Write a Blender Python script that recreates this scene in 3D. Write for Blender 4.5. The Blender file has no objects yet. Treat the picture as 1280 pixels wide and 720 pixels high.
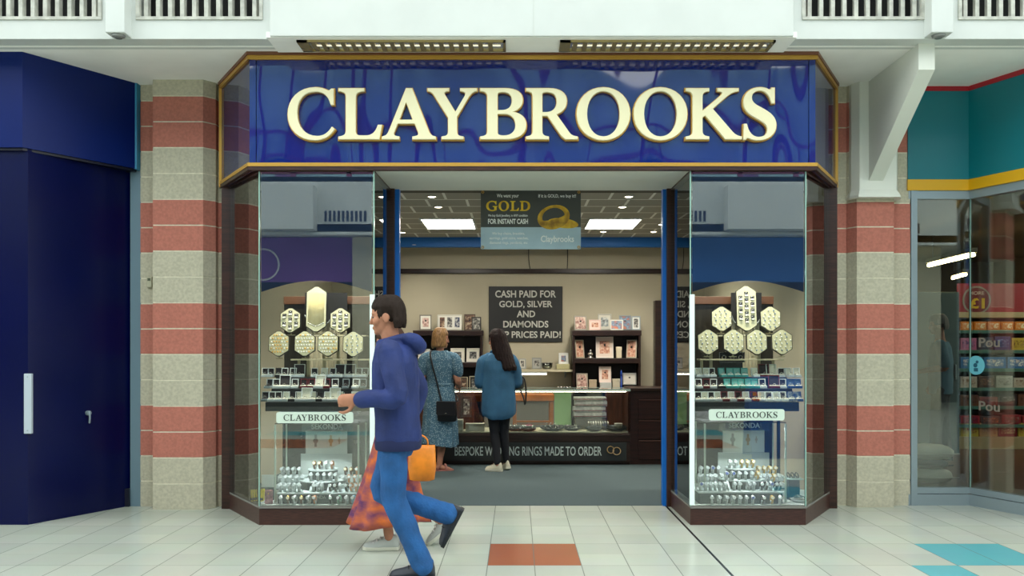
import bpy, bmesh, math, random
from mathutils import Vector, Matrix, noise
random.seed(7)
PI = math.pi
SC = bpy.context.scene
COL = SC.collection

# ------------------------------------------------------------------ camera, world, exposure
CAMH = 1.40
FPX = 1053.0
cam_d = bpy.data.cameras.new('camera')
cam = bpy.data.objects.new('camera', cam_d)
COL.objects.link(cam)
cam.location = (0, 0, CAMH)
cam.rotation_euler = (PI/2, 0, 0)
cam_d.sensor_width = 36.0
cam_d.lens = FPX/1280*36.0
cam_d.shift_x = -6/1280
cam_d.shift_y = 77/1280
cam_d.clip_end = 200
SC.camera = cam

world = bpy.data.worlds.new('sky')
SC.world = world
world.use_nodes = True
wn = world.node_tree.nodes
wn['Background'].inputs[0].default_value = (0.93, 1.0, 0.975, 1)
wn['Background'].inputs[1].default_value = 3.2

SC.view_settings.view_transform = 'Standard'
SC.view_settings.look = 'None'
SC.view_settings.gamma = 1
SC.view_settings.use_curve_mapping = False
SC.view_settings.exposure = 0.0
SC.cycles.max_bounces = 10
SC.cycles.transparent_max_bounces = 24
SC.cycles.sample_clamp_indirect = 4
SC.cycles.caustics_reflective = False
SC.cycles.caustics_refractive = False

# ------------------------------------------------------------------ materials
def lin(c):
    out = []
    for v in c:
        v /= 255.0
        out.append(v/12.92 if v <= 0.04045 else ((v+0.055)/1.055)**2.4)
    return tuple(out)
MATS = {}
def M(name, rgb, rough=0.5, metal=0.0, var=0.0, vscale=8.0, bump=0.0, bscale=60.0, emit=0.0, spec=0.5, coat=0.0, rgb2=None, stretch=None):
    if name in MATS: return MATS[name]
    m = bpy.data.materials.new(name); m.use_nodes = True
    nt = m.node_tree; b = nt.nodes['Principled BSDF']
    c = lin(rgb)
    b.inputs['Base Color'].default_value = (*c, 1)
    b.inputs['Roughness'].default_value = rough
    b.inputs['Metallic'].default_value = metal
    b.inputs['Specular IOR Level'].default_value = spec
    b.inputs['Coat Weight'].default_value = coat
    b.inputs['Coat Roughness'].default_value = 0.03
    if emit:
        b.inputs['Emission Color'].default_value = (*c, 1)
        b.inputs['Emission Strength'].default_value = emit
    if var or bump or rgb2:
        tc = nt.nodes.new('ShaderNodeTexCoord')
        src = tc.outputs['Object']
        if stretch:
            mp = nt.nodes.new('ShaderNodeMapping'); mp.inputs['Scale'].default_value = stretch
            nt.links.new(src, mp.inputs['Vector']); src = mp.outputs['Vector']
    if var or rgb2:
        n = nt.nodes.new('ShaderNodeTexNoise'); n.inputs['Scale'].default_value = vscale; n.inputs['Detail'].default_value = 5
        nt.links.new(src, n.inputs['Vector'])
        mx = nt.nodes.new('ShaderNodeMix'); mx.data_type = 'RGBA'
        c2 = lin(rgb2) if rgb2 else tuple(max(0, v*(1-2*var)) for v in c)
        c1 = c if rgb2 else tuple(min(1, v*(1+var)) for v in c)
        mx.inputs['A'].default_value = (*c1, 1); mx.inputs['B'].default_value = (*c2, 1)
        rp = nt.nodes.new('ShaderNodeMapRange'); rp.inputs['From Min'].default_value = 0.35; rp.inputs['From Max'].default_value = 0.65
        nt.links.new(n.outputs['Fac'], rp.inputs['Value'])
        nt.links.new(rp.outputs['Result'], mx.inputs['Factor'])
        nt.links.new(mx.outputs['Result'], b.inputs['Base Color'])
    if bump:
        n2 = nt.nodes.new('ShaderNodeTexNoise'); n2.inputs['Scale'].default_value = bscale; n2.inputs['Detail'].default_value = 4
        nt.links.new(src, n2.inputs['Vector'])
        bp = nt.nodes.new('ShaderNodeBump'); bp.inputs['Strength'].default_value = bump; bp.inputs['Distance'].default_value = 0.02
        nt.links.new(n2.outputs['Fac'], bp.inputs['Height'])
        nt.links.new(bp.outputs['Normal'], b.inputs['Normal'])
    MATS[name] = m
    return m

def glass_mat(name, tint, base_refl, rough=0.0, refl=(1, 1, 1)):
    if name in MATS: return MATS[name]
    m = bpy.data.materials.new(name); m.use_nodes = True
    nt = m.node_tree; nt.nodes.clear()
    o = nt.nodes.new('ShaderNodeOutputMaterial')
    tr = nt.nodes.new('ShaderNodeBsdfTransparent'); tr.inputs[0].default_value = (*tint, 1)
    gl = nt.nodes.new('ShaderNodeBsdfGlossy'); gl.inputs['Roughness'].default_value = rough; gl.inputs['Color'].default_value = (*refl, 1)
    fr = nt.nodes.new('ShaderNodeFresnel'); fr.inputs['IOR'].default_value = 1.5
    ad = nt.nodes.new('ShaderNodeMath'); ad.operation = 'ADD'; ad.use_clamp = True; ad.inputs[1].default_value = base_refl
    nt.links.new(fr.outputs[0], ad.inputs[0])
    mx = nt.nodes.new('ShaderNodeMixShader')
    nt.links.new(ad.outputs[0], mx.inputs[0]); nt.links.new(tr.outputs[0], mx.inputs[1]); nt.links.new(gl.outputs[0], mx.inputs[2])
    nt.links.new(mx.outputs[0], o.inputs[0])
    MATS[name] = m
    return m

def floor_mat():
    m = bpy.data.materials.new('floor_tiles'); m.use_nodes = True
    nt = m.node_tree; b = nt.nodes['Principled BSDF']; L = nt.links.new
    geo = nt.nodes.new('ShaderNodeNewGeometry'); sp = nt.nodes.new('ShaderNodeSeparateXYZ'); L(geo.outputs['Position'], sp.inputs[0])
    def mth(op, a, bb=None, clamp=False):
        n = nt.nodes.new('ShaderNodeMath'); n.operation = op; n.use_clamp = clamp
        for i, v in enumerate((a, bb)):
            if v is None: continue
            if isinstance(v, (int, float)): n.inputs[i].default_value = v
            else: L(v, n.inputs[i])
        return n.outputs[0]
    T = 0.305
    def near(src, off, width):   # 1 near joints
        u = mth('DIVIDE', mth('SUBTRACT', src, off-100*T), T)
        f = mth('FRACT', u)
        a = mth('ABSOLUTE', mth('SUBTRACT', f, 0.5))
        return mth('GREATER_THAN', a, 0.5-width/T/2), u
    jx, ux = near(sp.outputs[0], 0.115, 0.006)
    jy, uy = near(sp.outputs[1], 5.464, 0.003)
    fy = mth('FRACT', mth('DIVIDE', mth('SUBTRACT', sp.outputs[1], 5.464-100*T), 2*T))
    jy2 = mth('GREATER_THAN', mth('ABSOLUTE', mth('SUBTRACT', fy, 0.5)), 0.5-0.004/T/4)
    # tile id variation
    idx = nt.nodes.new('ShaderNodeCombineXYZ'); L(mth('FLOOR', ux), idx.inputs[0]); L(mth('FLOOR', uy), idx.inputs[1])
    wn_ = nt.nodes.new('ShaderNodeTexWhiteNoise'); wn_.noise_dimensions = '2D'; L(idx.outputs[0], wn_.inputs['Vector'])
    def mixc(f, a, c):
        n = nt.nodes.new('ShaderNodeMix'); n.data_type = 'RGBA'
        L(f, n.inputs['Factor'])
        for key, v in (('A', a), ('B', c)):
            if isinstance(v, tuple): n.inputs[key].default_value = (*v, 1)
            else: L(v, n.inputs[key])
        return n.outputs['Result']
    base = mixc(wn_.outputs[0], lin((178, 184, 172)), lin((188, 193, 181)))
    def rect(x0, x1, y0, y1):
        a = mth('MULTIPLY', mth('GREATER_THAN', sp.outputs[0], x0), mth('LESS_THAN', sp.outputs[0], x1))
        c = mth('MULTIPLY', mth('GREATER_THAN', sp.outputs[1], y0), mth('LESS_THAN', sp.outputs[1], y1))
        return mth('MULTIPLY', a, c)
    X = lambda k: 0.115+T*k
    Yk = lambda k: 5.464+T*k
    red = lin((160, 92, 62)); teal = lin((92, 170, 178))
    for (x0, x1, y0, y1, c) in ((X(-1), X(1), Yk(0), Yk(2), red), (X(9), X(11), Yk(0), Yk(2), teal), (X(8), X(9), Yk(-2), Yk(0), teal),
                                (X(-15), X(-9), Yk(-17), Yk(-13), red), (X(7), X(10), Yk(-17), Yk(-13), red), (X(12), X(17), Yk(-14), Yk(-11), red),
                                (X(-14), X(-8), Yk(-21), Yk(-19), teal), (X(7), X(11), Yk(-22), Yk(-19), teal)):
        base = mixc(rect(x0, x1, y0, y1), base, c)
    ns = nt.nodes.new('ShaderNodeTexNoise'); ns.inputs['Scale'].default_value = 3; ns.inputs['Detail'].default_value = 6
    L(geo.outputs['Position'], ns.inputs['Vector'])
    mult = nt.nodes.new('ShaderNodeMix'); mult.data_type = 'RGBA'; mult.blend_type = 'MULTIPLY'; mult.inputs['Factor'].default_value = 0.12
    L(base, mult.inputs['A']); L(ns.outputs['Color'], mult.inputs['B'])
    col = mixc(mth('MULTIPLY', jx, 0.75), mult.outputs['Result'], lin((98, 104, 98)))
    col = mixc(mth('MULTIPLY', jy, 0.22), col, lin((98, 104, 98)))
    col = mixc(mth('MULTIPLY', jy2, 0.7), col, lin((84, 92, 86)))
    seam = rect(1.326, 1.345, -20, 7.56)
    col = mixc(seam, col, lin((22, 28, 32)))
    L(col, b.inputs['Base Color'])
    b.inputs['Roughness'].default_value = 0.22
    b.inputs['Specular IOR Level'].default_value = 0.35
    return m

def grid_ceiling_mat():
    m = bpy.data.materials.new('ceiling_grid'); m.use_nodes = True
    nt = m.node_tree; b = nt.nodes['Principled BSDF']; L = nt.links.new
    geo = nt.nodes.new('ShaderNodeNewGeometry')
    mp = nt.nodes.new('ShaderNodeMapping'); mp.inputs['Location'].default_value = (0.1, 0.12, 0)
    L(geo.outputs['Position'], mp.inputs['Vector'])
    br = nt.nodes.new('ShaderNodeTexBrick'); L(mp.outputs[0], br.inputs['Vector'])
    br.inputs['Scale'].default_value = 1
    br.inputs['Brick Width'].default_value = 0.42; br.inputs['Row Height'].default_value = 0.42
    br.inputs['Mortar Size'].default_value = 0.014; br.inputs['Mortar Smooth'].default_value = 0
    br.inputs['Color1'].default_value = (*lin((158, 155, 142)), 1); br.inputs['Color2'].default_value = (*lin((170, 166, 152)), 1)
    br.inputs['Mortar'].default_value = (*lin((248, 248, 240)), 1)
    L(br.outputs['Color'], b.inputs['Base Color']); b.inputs['Roughness'].default_value = 0.7
    return m

def picture_mat(name, bg, blobs, scale=9.0, seed=0.0):
    """abstract printed picture: patches of a few colours"""
    if name in MATS: return MATS[name]
    m = bpy.data.materials.new(name); m.use_nodes = True
    nt = m.node_tree; b = nt.nodes['Principled BSDF']; L = nt.links.new
    tc = nt.nodes.new('ShaderNodeTexCoord'); mp = nt.nodes.new('ShaderNodeMapping'); mp.inputs['Location'].default_value = (seed, seed*1.7, seed*0.3)
    L(tc.outputs['Object'], mp.inputs['Vector'])
    n = nt.nodes.new('ShaderNodeTexNoise'); n.inputs['Scale'].default_value = scale; n.inputs['Detail'].default_value = 3
    L(mp.outputs[0], n.inputs['Vector'])
    r = nt.nodes.new('ShaderNodeValToRGB'); L(n.outputs['Fac'], r.inputs['Fac'])
    cols = [bg]+list(blobs)
    r.color_ramp.interpolation = 'LINEAR'
    e = r.color_ramp.elements
    e[0].position = 0.36; e[0].color = (*lin(cols[0]), 1)
    e[1].position = 0.66; e[1].color = (*lin(cols[-1]), 1)
    for i, c in enumerate(cols[1:-1]):
        q = e.new(0.36+0.3*(i+1)/(len(cols)-1)); q.color = (*lin(c), 1)
    L(r.outputs[0], b.inputs['Base Color']); b.inputs['Roughness'].default_value = 0.35
    MATS[name] = m
    return m

# ------------------------------------------------------------------ mesh builder
class MB:
    def __init__(s):
        s.v = []; s.f = []; s.mi = []; s.cur = 0; s.sm = []; s.smooth = False
    def add(s, verts, faces):
        o = len(s.v); s.v += [tuple(p) for p in verts]
        for f in faces:
            s.f.append([i+o for i in f]); s.mi.append(s.cur); s.sm.append(s.smooth)
        return s
    def xform(s, mat, start=0):
        for i in range(start, len(s.v)): s.v[i] = tuple(mat @ Vector(s.v[i]))
        return s
    def box(s, x0, x1, y0, y1, z0, z1, bev=0.0):
        if bev <= 0:
            v = [(x0,y0,z0),(x1,y0,z0),(x1,y1,z0),(x0,y1,z0),(x0,y0,z1),(x1,y0,z1),(x1,y1,z1),(x0,y1,z1)]
            return s.add(v, [(0,3,2,1),(4,5,6,7),(0,1,5,4),(1,2,6,5),(2,3,7,6),(3,0,4,7)])
        bm = bmesh.new(); bmesh.ops.create_cube(bm, size=1)
        for v in bm.verts:
            v.co = ((x0+x1)/2+v.co.x*(x1-x0), (y0+y1)/2+v.co.y*(y1-y0), (z0+z1)/2+v.co.z*(z1-z0))
        bev = min(bev, 0.45*min(abs(x1-x0), abs(y1-y0), abs(z1-z0)))
        bmesh.ops.bevel(bm, geom=list(bm.edges), offset=bev, segments=2, profile=0.5, affect='EDGES')
        return s.addbm(bm)
    def addbm(s, bm):
        bm.verts.index_update()
        s.add([v.co[:] for v in bm.verts], [[v.index for v in f.verts] for f in bm.faces]); bm.free(); return s
    def prism(s, poly, z0, z1, axis='z'):
        """poly: 2D points; extruded along axis. axis z: (x,y); axis y: poly=(x,z) from y=z0..z1; axis x: poly=(y,z)"""
        n = len(poly)
        area = sum(poly[i][0]*poly[(i+1)%n][1]-poly[(i+1)%n][0]*poly[i][1] for i in range(n))
        if axis == 'z': P = lambda p, t: (p[0], p[1], t)
        elif axis == 'y': P = lambda p, t: (p[0], t, p[1])
        else: P = lambda p, t: (t, p[0], p[1])
        if (area < 0) != (axis == 'y'): poly = poly[::-1]
        v = [P(p, z0) for p in poly]+[P(p, z1) for p in poly]
        f = [list(range(n))[::-1], list(range(n, 2*n))]+[(i, (i+1)%n, n+(i+1)%n, n+i) for i in range(n)]
        return s.add(v, f)
    def cyl(s, p0, p1, r0, r1=None, seg=16, caps=True):
        r1 = r0 if r1 is None else r1
        p0 = Vector(p0); p1 = Vector(p1); d = (p1-p0).normalized()
        a = d.orthogonal().normalized(); b = d.cross(a)
        v = []
        for p, r in ((p0, r0), (p1, r1)):
            for i in range(seg):
                t = 2*PI*i/seg; v.append(p+a*math.cos(t)*r+b*math.sin(t)*r)
        f = [(i, (i+1)%seg, seg+(i+1)%seg, seg+i) for i in range(seg)]
        if caps: f += [list(range(seg))[::-1], list(range(seg, 2*seg))]
        return s.add(v, f)
    def tube(s, pts, rad, seg=10, sub=4, flat=None, cap=True):
        """smooth tapered tube through pts; rad a number or list; flat=(side axis, ratio)"""
        pts = [Vector(p) for p in pts]
        if not isinstance(rad, (list, tuple)): rad = [rad]*len(pts)
        P = []; R = []
        n = len(pts)
        for i in range(n-1):
            p0 = pts[max(i-1, 0)]; p1 = pts[i]; p2 = pts[i+1]; p3 = pts[min(i+2, n-1)]
            for k in range(sub):
                t = k/sub
                P.append(0.5*((2*p1)+(p2-p0)*t+(2*p0-5*p1+4*p2-p3)*t*t+(3*p1-p0-3*p2+p3)*t*t*t))
                R.append(rad[i]*(1-t)+rad[i+1]*t)
        P.append(pts[-1]); R.append(rad[-1])
        tang = []
        for i in range(len(P)):
            t = P[min(i+1, len(P)-1)]-P[max(i-1, 0)]
            tang.append(t.normalized() if t.length > 1e-9 else Vector((0,0,1)))
        # caps: extra shrinking rings
        rings = []
        a = tang[0].orthogonal().normalized()
        frames = []
        for t in tang:
            a = (a-t*a.dot(t)); a = a.normalized() if a.length > 1e-6 else t.orthogonal().normalized()
            frames.append((a.copy(), t.cross(a)))
        seq = []
        if cap:
            for q in (0.95, 0.7, 0.35):
                seq.append((P[0]-tang[0]*R[0]*q, R[0]*math.sqrt(1-q*q), frames[0]))
        for p, r, fr in zip(P, R, frames): seq.append((p, r, fr))
        if cap:
            for q in (0.35, 0.7, 0.95):
                seq.append((P[-1]+tang[-1]*R[-1]*q, R[-1]*math.sqrt(1-q*q), frames[-1]))
        v = []
        for p, r, (a, b) in seq:
            for i in range(seg):
                th = 2*PI*i/seg
                q = a*math.cos(th)*r+b*math.sin(th)*r
                if flat:
                    ax = Vector(flat[0]).normalized(); q = q+ax*(q.dot(ax))*(flat[1]-1)
                v.append(p+q)
        f = []
        for k in range(len(seq)-1):
            for i in range(seg):
                f.append((k*seg+i, k*seg+(i+1)%seg, (k+1)*seg+(i+1)%seg, (k+1)*seg+i))
        f.append(list(range(seg))[::-1]); f.append([(len(seq)-1)*seg+i for i in range(seg)])
        return s.add(v, f)
    def loft(s, rings, cap=True):
        n = len(rings[0]); v = []; f = []
        for r in rings: v += [tuple(p) for p in r]
        for k in range(len(rings)-1):
            for i in range(n):
                f.append((k*n+i, k*n+(i+1)%n, (k+1)*n+(i+1)%n, (k+1)*n+i))
        if cap:
            f.append(list(range(n))[::-1]); f.append([(len(rings)-1)*n+i for i in range(n)])
        return s.add(v, f)
    def ell(s, c, rx, ry, rz, seg=20, rings=12, rot=None):
        v = []; f = []
        R = rot or Matrix.Identity(3)
        c = Vector(c)
        v.append(c+R@Vector((0,0,-rz)))
        for j in range(1, rings):
            ph = -PI/2+PI*j/rings
            for i in range(seg):
                th = 2*PI*i/seg
                v.append(c+R@Vector((rx*math.cos(ph)*math.cos(th), ry*math.cos(ph)*math.sin(th), rz*math.sin(ph))))
        v.append(c+R@Vector((0,0,rz)))
        for i in range(seg): f.append((0, 1+(i+1)%seg, 1+i))
        for j in range(rings-2):
            for i in range(seg):
                a = 1+j*seg+i; b = 1+j*seg+(i+1)%seg
                f.append((a, b, b+seg, a+seg))
        top = len(v)-1; o = 1+(rings-2)*seg
        for i in range(seg): f.append((o+i, o+(i+1)%seg, top))
        return s.add(v, f)
    def lathe(s, prof, c=(0,0,0), seg=24):
        """prof: (r,z) pairs"""
        rings = []
        for r, z in prof:
            rings.append([(c[0]+r*math.cos(2*PI*i/seg), c[1]+r*math.sin(2*PI*i/seg), c[2]+z) for i in range(seg)])
        return s.loft(rings)
    def torus(s, c, R, r, normal=(0,0,1), seg=24, ts=8, squash=1.0):
        n = Vector(normal).normalized(); a = n.orthogonal().normalized(); b = n.cross(a); c = Vector(c)
        v = []; f = []
        for i in range(seg):
            t = 2*PI*i/seg; d = a*math.cos(t)+b*math.sin(t)
            for j in range(ts):
                u = 2*PI*j/ts
                v.append(c+d*(R+r*math.cos(u))+n*(r*math.sin(u)*squash))
        for i in range(seg):
            for j in range(ts):
                f.append((i*ts+j, ((i+1)%seg)*ts+j, ((i+1)%seg)*ts+(j+1)%ts, i*ts+(j+1)%ts))
        return s.add(v, f)
    def build(s, name, mat, parent=None, local=False, recentre=True):
        me = bpy.data.meshes.new(name)
        off = Vector((0,0,0))
        p = parent
        if parent is not None and not local:
            while p is not None: off = off+p.location; p = p.parent
        elif parent is None and not local and s.v:
            xs = [q[0] for q in s.v]; ys = [q[1] for q in s.v]; zs = [q[2] for q in s.v]
            off = Vector(((min(xs)+max(xs))/2, (min(ys)+max(ys))/2, min(zs)))
        me.from_pydata([(q[0]-off.x, q[1]-off.y, q[2]-off.z) for q in s.v], [], s.f)
        for m in (mat if isinstance(mat, (list, tuple)) else [mat]): me.materials.append(m)
        me.polygons.foreach_set('material_index', s.mi)
        me.polygons.foreach_set('use_smooth', s.sm)
        me.update()
        o = bpy.data.objects.new(name, me); COL.objects.link(o)
        if parent is not None: o.parent = parent
        elif not local: o.location = off
        return o

def smooth(o, ang=35):
    me = o.data
    me.polygons.foreach_set('use_smooth', [True]*len(me.polygons))
    bm = bmesh.new(); bm.from_mesh(me)
    lim = math.radians(ang)
    for e in bm.edges:
        if len(e.link_faces) == 2 and e.calc_face_angle(0) > lim: e.smooth = False
    bm.to_mesh(me); bm.free()
    return o

def tag(o, label=None, cat=None, group=None, kind=None):
    if label: o['label'] = label
    if cat: o['category'] = cat
    if group: o['group'] = group
    if kind: o['kind'] = kind
    return o
def thing(name, loc, label, cat, group=None, rz=0.0):
    o = bpy.data.objects.new(name, None); COL.objects.link(o)
    o.empty_display_size = 0.1
    o.location = loc; o.rotation_euler = (0, 0, rz)
    return tag(o, label, cat, group)
def struct(o, label=None, cat=None):
    o['kind'] = 'structure'
    return tag(o, label, cat)
def copy_tree(o, parent=None):
    c = o.copy(); COL.objects.link(c)
    if parent is not None: c.parent = parent
    for ch in [k for k in o.children]: copy_tree(ch, c)
    return c
def px(x, y, Y):
    return ((x-646)*Y/FPX, CAMH-(y-437)*Y/FPX)
def pX(x, Y): return (x-646)*Y/FPX
def pZ(y, Y): return CAMH-(y-437)*Y/FPX

# ------------------------------------------------------------------ text and glyphs
def curve_mesh(cu):
    o = bpy.data.objects.new('tmp_curve', cu); COL.objects.link(o)
    dg = bpy.context.evaluated_depsgraph_get()
    me = bpy.data.meshes.new_from_object(o.evaluated_get(dg))
    bpy.data.objects.remove(o)
    vs = [v.co.copy() for v in me.vertices]; fs = [list(p.vertices) for p in me.polygons]
    bpy.data.meshes.remove(me)
    return vs, fs
def text_mb(mb, body, x0, x1, z0, z1, y, depth=0.002, weight=0.0, align=None, keep=False, face=-1, shear=0.0, bevel=0.0):
    """text standing upright facing -Y (face=-1) or +Y (face=1), fitted in the rectangle"""
    cu = bpy.data.curves.new('tmp_text', 'FONT'); cu.body = body; cu.size = 1; cu.extrude = 0.5; cu.offset = weight; cu.resolution_u = 3; cu.shear = shear
    vs, fs = curve_mesh(cu); bpy.data.curves.remove(cu)
    a = min(v.x for v in vs); b = max(v.x for v in vs); c = min(v.y for v in vs); d = max(v.y for v in vs)
    sz = (z1-z0)/(d-c); sx = (x1-x0)/(b-a)
    if keep: sx = sz = min(sx, sz)
    out = []
    for v in vs:
        X = x0+(v.x-a)*sx if face < 0 else x1-(v.x-a)*sx
        out.append((X, y-face*0+(-v.z if face < 0 else v.z)*depth, z0+(v.y-c)*sz))
    mb.add(out, fs)
    return mb
GL = {
'L': ["M 0 0 L 0 5 C 8 6 13 8 13 17 L 13 83 C 13 92 8 94 0 95 L 0 100 L 45 100 L 45 95 C 36 94 30 92 30 83 L 30 16 C 30 9 33 7 40 7 L 48 7 C 60 7 66 14 70 28 L 77 28 L 72 0 Z"],
'A': ["M 0 0 L 0 5 C 7 6 10 9 13 16 L 45 100 L 56 100 L 88 14 C 91 8 94 6 100 5 L 100 0 L 57 0 L 57 5 C 67 6 70 8 67 16 L 61 31 L 29 31 L 23 16 C 20 9 22 6 32 5 L 32 0 Z", "M 32 38 L 58 38 L 45 74 Z"],
'Y': ["M 28 0 L 28 5 C 38 6 41 8 41 17 L 41 42 L 13 86 C 9 92 6 94 0 95 L 0 100 L 42 100 L 42 95 C 33 94 31 92 34 87 L 55 53 L 74 85 C 77 92 74 94 65 95 L 65 100 L 98 100 L 98 95 C 91 94 87 91 82 84 L 58 44 L 58 17 C 58 8 61 6 71 5 L 71 0 Z"],
'B': ["M 0 0 L 0 5 C 8 6 12 8 12 17 L 12 83 C 12 92 8 94 0 95 L 0 100 L 42 100 C 62 100 72 91 72 77 C 72 65 64 57 54 54 C 68 52 78 43 78 28 C 78 10 64 0 44 0 Z", "M 29 57 L 36 57 C 48 57 54 64 54 76 C 54 87 48 93 38 93 C 32 93 29 92 29 88 Z", "M 29 50 L 29 14 C 29 8 33 7 40 7 C 53 7 60 15 60 28 C 60 42 52 50 40 50 Z"],
'R': ["M 0 0 L 0 5 C 8 6 12 8 12 17 L 12 83 C 12 92 8 94 0 95 L 0 100 L 42 100 C 62 100 74 91 74 75 C 74 62 66 53 55 49 L 78 14 C 82 8 86 6 94 5 L 94 0 L 72 0 C 66 4 62 9 58 16 L 39 46 L 29 46 L 29 17 C 29 8 33 6 41 5 L 41 0 Z", "M 29 53 L 36 53 C 49 53 56 61 56 74 C 56 87 49 93 38 93 C 32 93 29 92 29 88 Z"],
'O': ["M 50 -2 C 78 -2 100 20 100 50 C 100 80 78 102 50 102 C 22 102 0 80 0 50 C 0 20 22 -2 50 -2 Z", "M 50 5 C 32 5 19 23 19 50 C 19 77 32 95 50 95 C 68 95 81 77 81 50 C 81 23 68 5 50 5 Z"],
'C': ["M 85 68 L 90 68 L 90 99 L 85 99 C 82 95 80 95 76 97 C 68 100.5 62 102 54 102 C 22 102 0 80 0 49 C 0 19 21 -2 53 -2 C 70 -2 83 5 92 20 L 87 24 C 79 11 70 6 58 6 C 34 6 18 24 18 52 C 18 79 32 94 54 94 C 70 94 80 87 85 68 Z"],
'K': ["M 0 0 L 0 5 C 8 6 12 8 12 17 L 12 83 C 12 92 8 94 0 95 L 0 100 L 41 100 L 41 95 C 33 94 29 92 29 83 L 29 55 L 60 84 C 66 91 66 94 56 95 L 56 100 L 93 100 L 93 95 C 85 94 80 91 73 85 L 47 60 L 82 15 C 87 9 91 6 99 5 L 99 0 L 70 0 L 34 47 L 29 43 L 29 17 C 29 8 33 6 41 5 L 41 0 Z"],
'S': ["M 4 30 L 9 30 C 12 13 20 4 31 4 C 41 4 47 10 47 19 C 47 28 41 33 27 41 C 11 50 3 58 3 73 C 3 90 16 102 34 102 C 41 102 46 100 49 98 C 52 97 54 98 55 101 L 60 101 L 60 71 L 55 71 C 51 87 44 96 33 96 C 24 96 18 90 18 82 C 18 74 23 69 36 62 C 54 52 63 43 63 28 C 63 10 49 -2 30 -2 C 22 -2 17 0 13 2 C 10 3 8 2 7 -1 L 3 -1 Z"],
'G': ["M 85 68 L 90 68 L 90 99 L 85 99 C 82 95 80 95 76 97 C 68 100.5 62 102 54 102 C 22 102 0 80 0 49 C 0 19 21 -2 53 -2 C 68 -2 80 2 92 8 L 92 34 C 92 40 94 42 99 43 L 99 48 L 60 48 L 60 43 C 70 42 74 40 74 32 L 74 12 C 68 7 63 6 58 6 C 34 6 18 24 18 52 C 18 79 32 94 54 94 C 70 94 80 87 85 68 Z"],
'D': ["M 0 0 L 0 5 C 8 6 12 8 12 17 L 12 83 C 12 92 8 94 0 95 L 0 100 L 44 100 C 76 100 96 81 96 51 C 96 19 76 0 42 0 Z", "M 29 14 C 29 8 33 7 40 7 C 64 7 77 24 77 50 C 77 78 64 93 40 93 C 33 93 29 92 29 86 Z"],
}
def contour(path):
    t = path.split(); i = 0; pts = []; cmd = None
    while i < len(t):
        if t[i] in 'MLCZ': cmd = t[i]; i += 1
        if cmd == 'Z': continue
        if cmd in 'ML': pts.append((float(t[i]), float(t[i+1]))); i += 2
        elif cmd == 'C':
            q = [float(k) for k in t[i:i+6]]; i += 6
            p0 = pts[-1]
            for k in range(1, 9):
                u = k/8; w = 1-u
                pts.append((w**3*p0[0]+3*w*w*u*q[0]+3*w*u*u*q[2]+u**3*q[4], w**3*p0[1]+3*w*w*u*q[1]+3*w*u*u*q[3]+u**3*q[5]))
    out = []
    for p in pts:
        if not out or (abs(p[0]-out[-1][0])+abs(p[1]-out[-1][1])) > 1e-6: out.append(p)
    if abs(out[0][0]-out[-1][0])+abs(out[0][1]-out[-1][1]) < 1e-6: out.pop()
    return out
def glyph_mb(mb, ch, x0, x1, z0, z1, y, depth, bevel=0.0, offset=0.0):
    """serif capital standing in x0..x1, z0..z1 (cap height), front face at y-depth"""
    cs = [contour(p) for p in GL[ch]]
    a = min(p[0] for p in cs[0]); b = max(p[0] for p in cs[0])
    sx = (x1-x0)/(b-a); sz = (z1-z0)/100.0
    cu = bpy.data.curves.new('tmp_glyph', 'CURVE'); cu.dimensions = '2D'; cu.fill_mode = 'BOTH'
    cu.extrude = depth/2; cu.bevel_depth = bevel; cu.bevel_resolution = 1; cu.offset = offset-bevel*0.5
    for c in cs:
        sp = cu.splines.new('POLY'); sp.points.add(len(c)-1)
        for k, p in enumerate(c): sp.points[k].co = (x0+(p[0]-a)*sx, z0+p[1]*sz, 0, 1)
        sp.use_cyclic_u = True
    vs, fs = curve_mesh(cu); bpy.data.curves.remove(cu)
    mb.add([(v.x, y-depth/2-v.z, v.y) for v in vs], fs)
    return mb
ORD = ['first','second','third','fourth','fifth','sixth','seventh','eighth','ninth','tenth','eleventh','twelfth','thirteenth','fourteenth','fifteenth','sixteenth','seventeenth','eighteenth','nineteenth','twentieth']
# ------------------------------------------------------------------ shared materials
white_paint = M('white_paint', (206, 210, 206), 0.45, var=0.02, vscale=3)
soffit_paint = M('soffit_paint', (250, 249, 244), 0.55, var=0.03, vscale=2)
dark_void = M('dark_void', (10, 11, 12), 0.8)
slat_paint = M('slat_paint', (190, 190, 180), 0.5, var=0.12, vscale=14)
block_cream = M('block_cream', (192, 186, 164), 0.8, var=0.07, vscale=45, bump=0.12, bscale=120)
block_red = M('block_red', (186, 114, 98), 0.8, var=0.07, vscale=45, bump=0.12, bscale=120)
mortar_m = M('mortar', (226, 220, 198), 0.85, var=0.06, vscale=30)
brown_wood = M('brown_wood', (58, 32, 24), 0.35, var=0.25, vscale=6, stretch=(1, 1, 14), spec=0.5)
brown_riser = M('brown_riser', (66, 38, 32), 0.4, var=0.22, vscale=7, stretch=(2, 2, 30))
dark_wood = M('dark_wood', (42, 24, 18), 0.35, var=0.25, vscale=5, stretch=(1, 1, 8))
gold_trim = M('gold_trim', (196, 150, 62), 0.35, metal=0.35)
blue_frame = M('blue_frame', (0, 104, 196), 0.4)
steel_blue = M('steel_blue', (112, 138, 152), 0.35, metal=0.2)
alu = M('aluminium', (150, 165, 172), 0.35, metal=0.4)
navy = M('navy_panel', (0, 7, 58), 0.25, spec=0.25, var=0.05, vscale=1.5)
navy_fascia = M('navy_fascia', (2, 28, 96), 0.35, spec=0.2, var=0.05, vscale=1.2)
black_m = M('black_satin', (16, 17, 18), 0.4)
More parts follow.
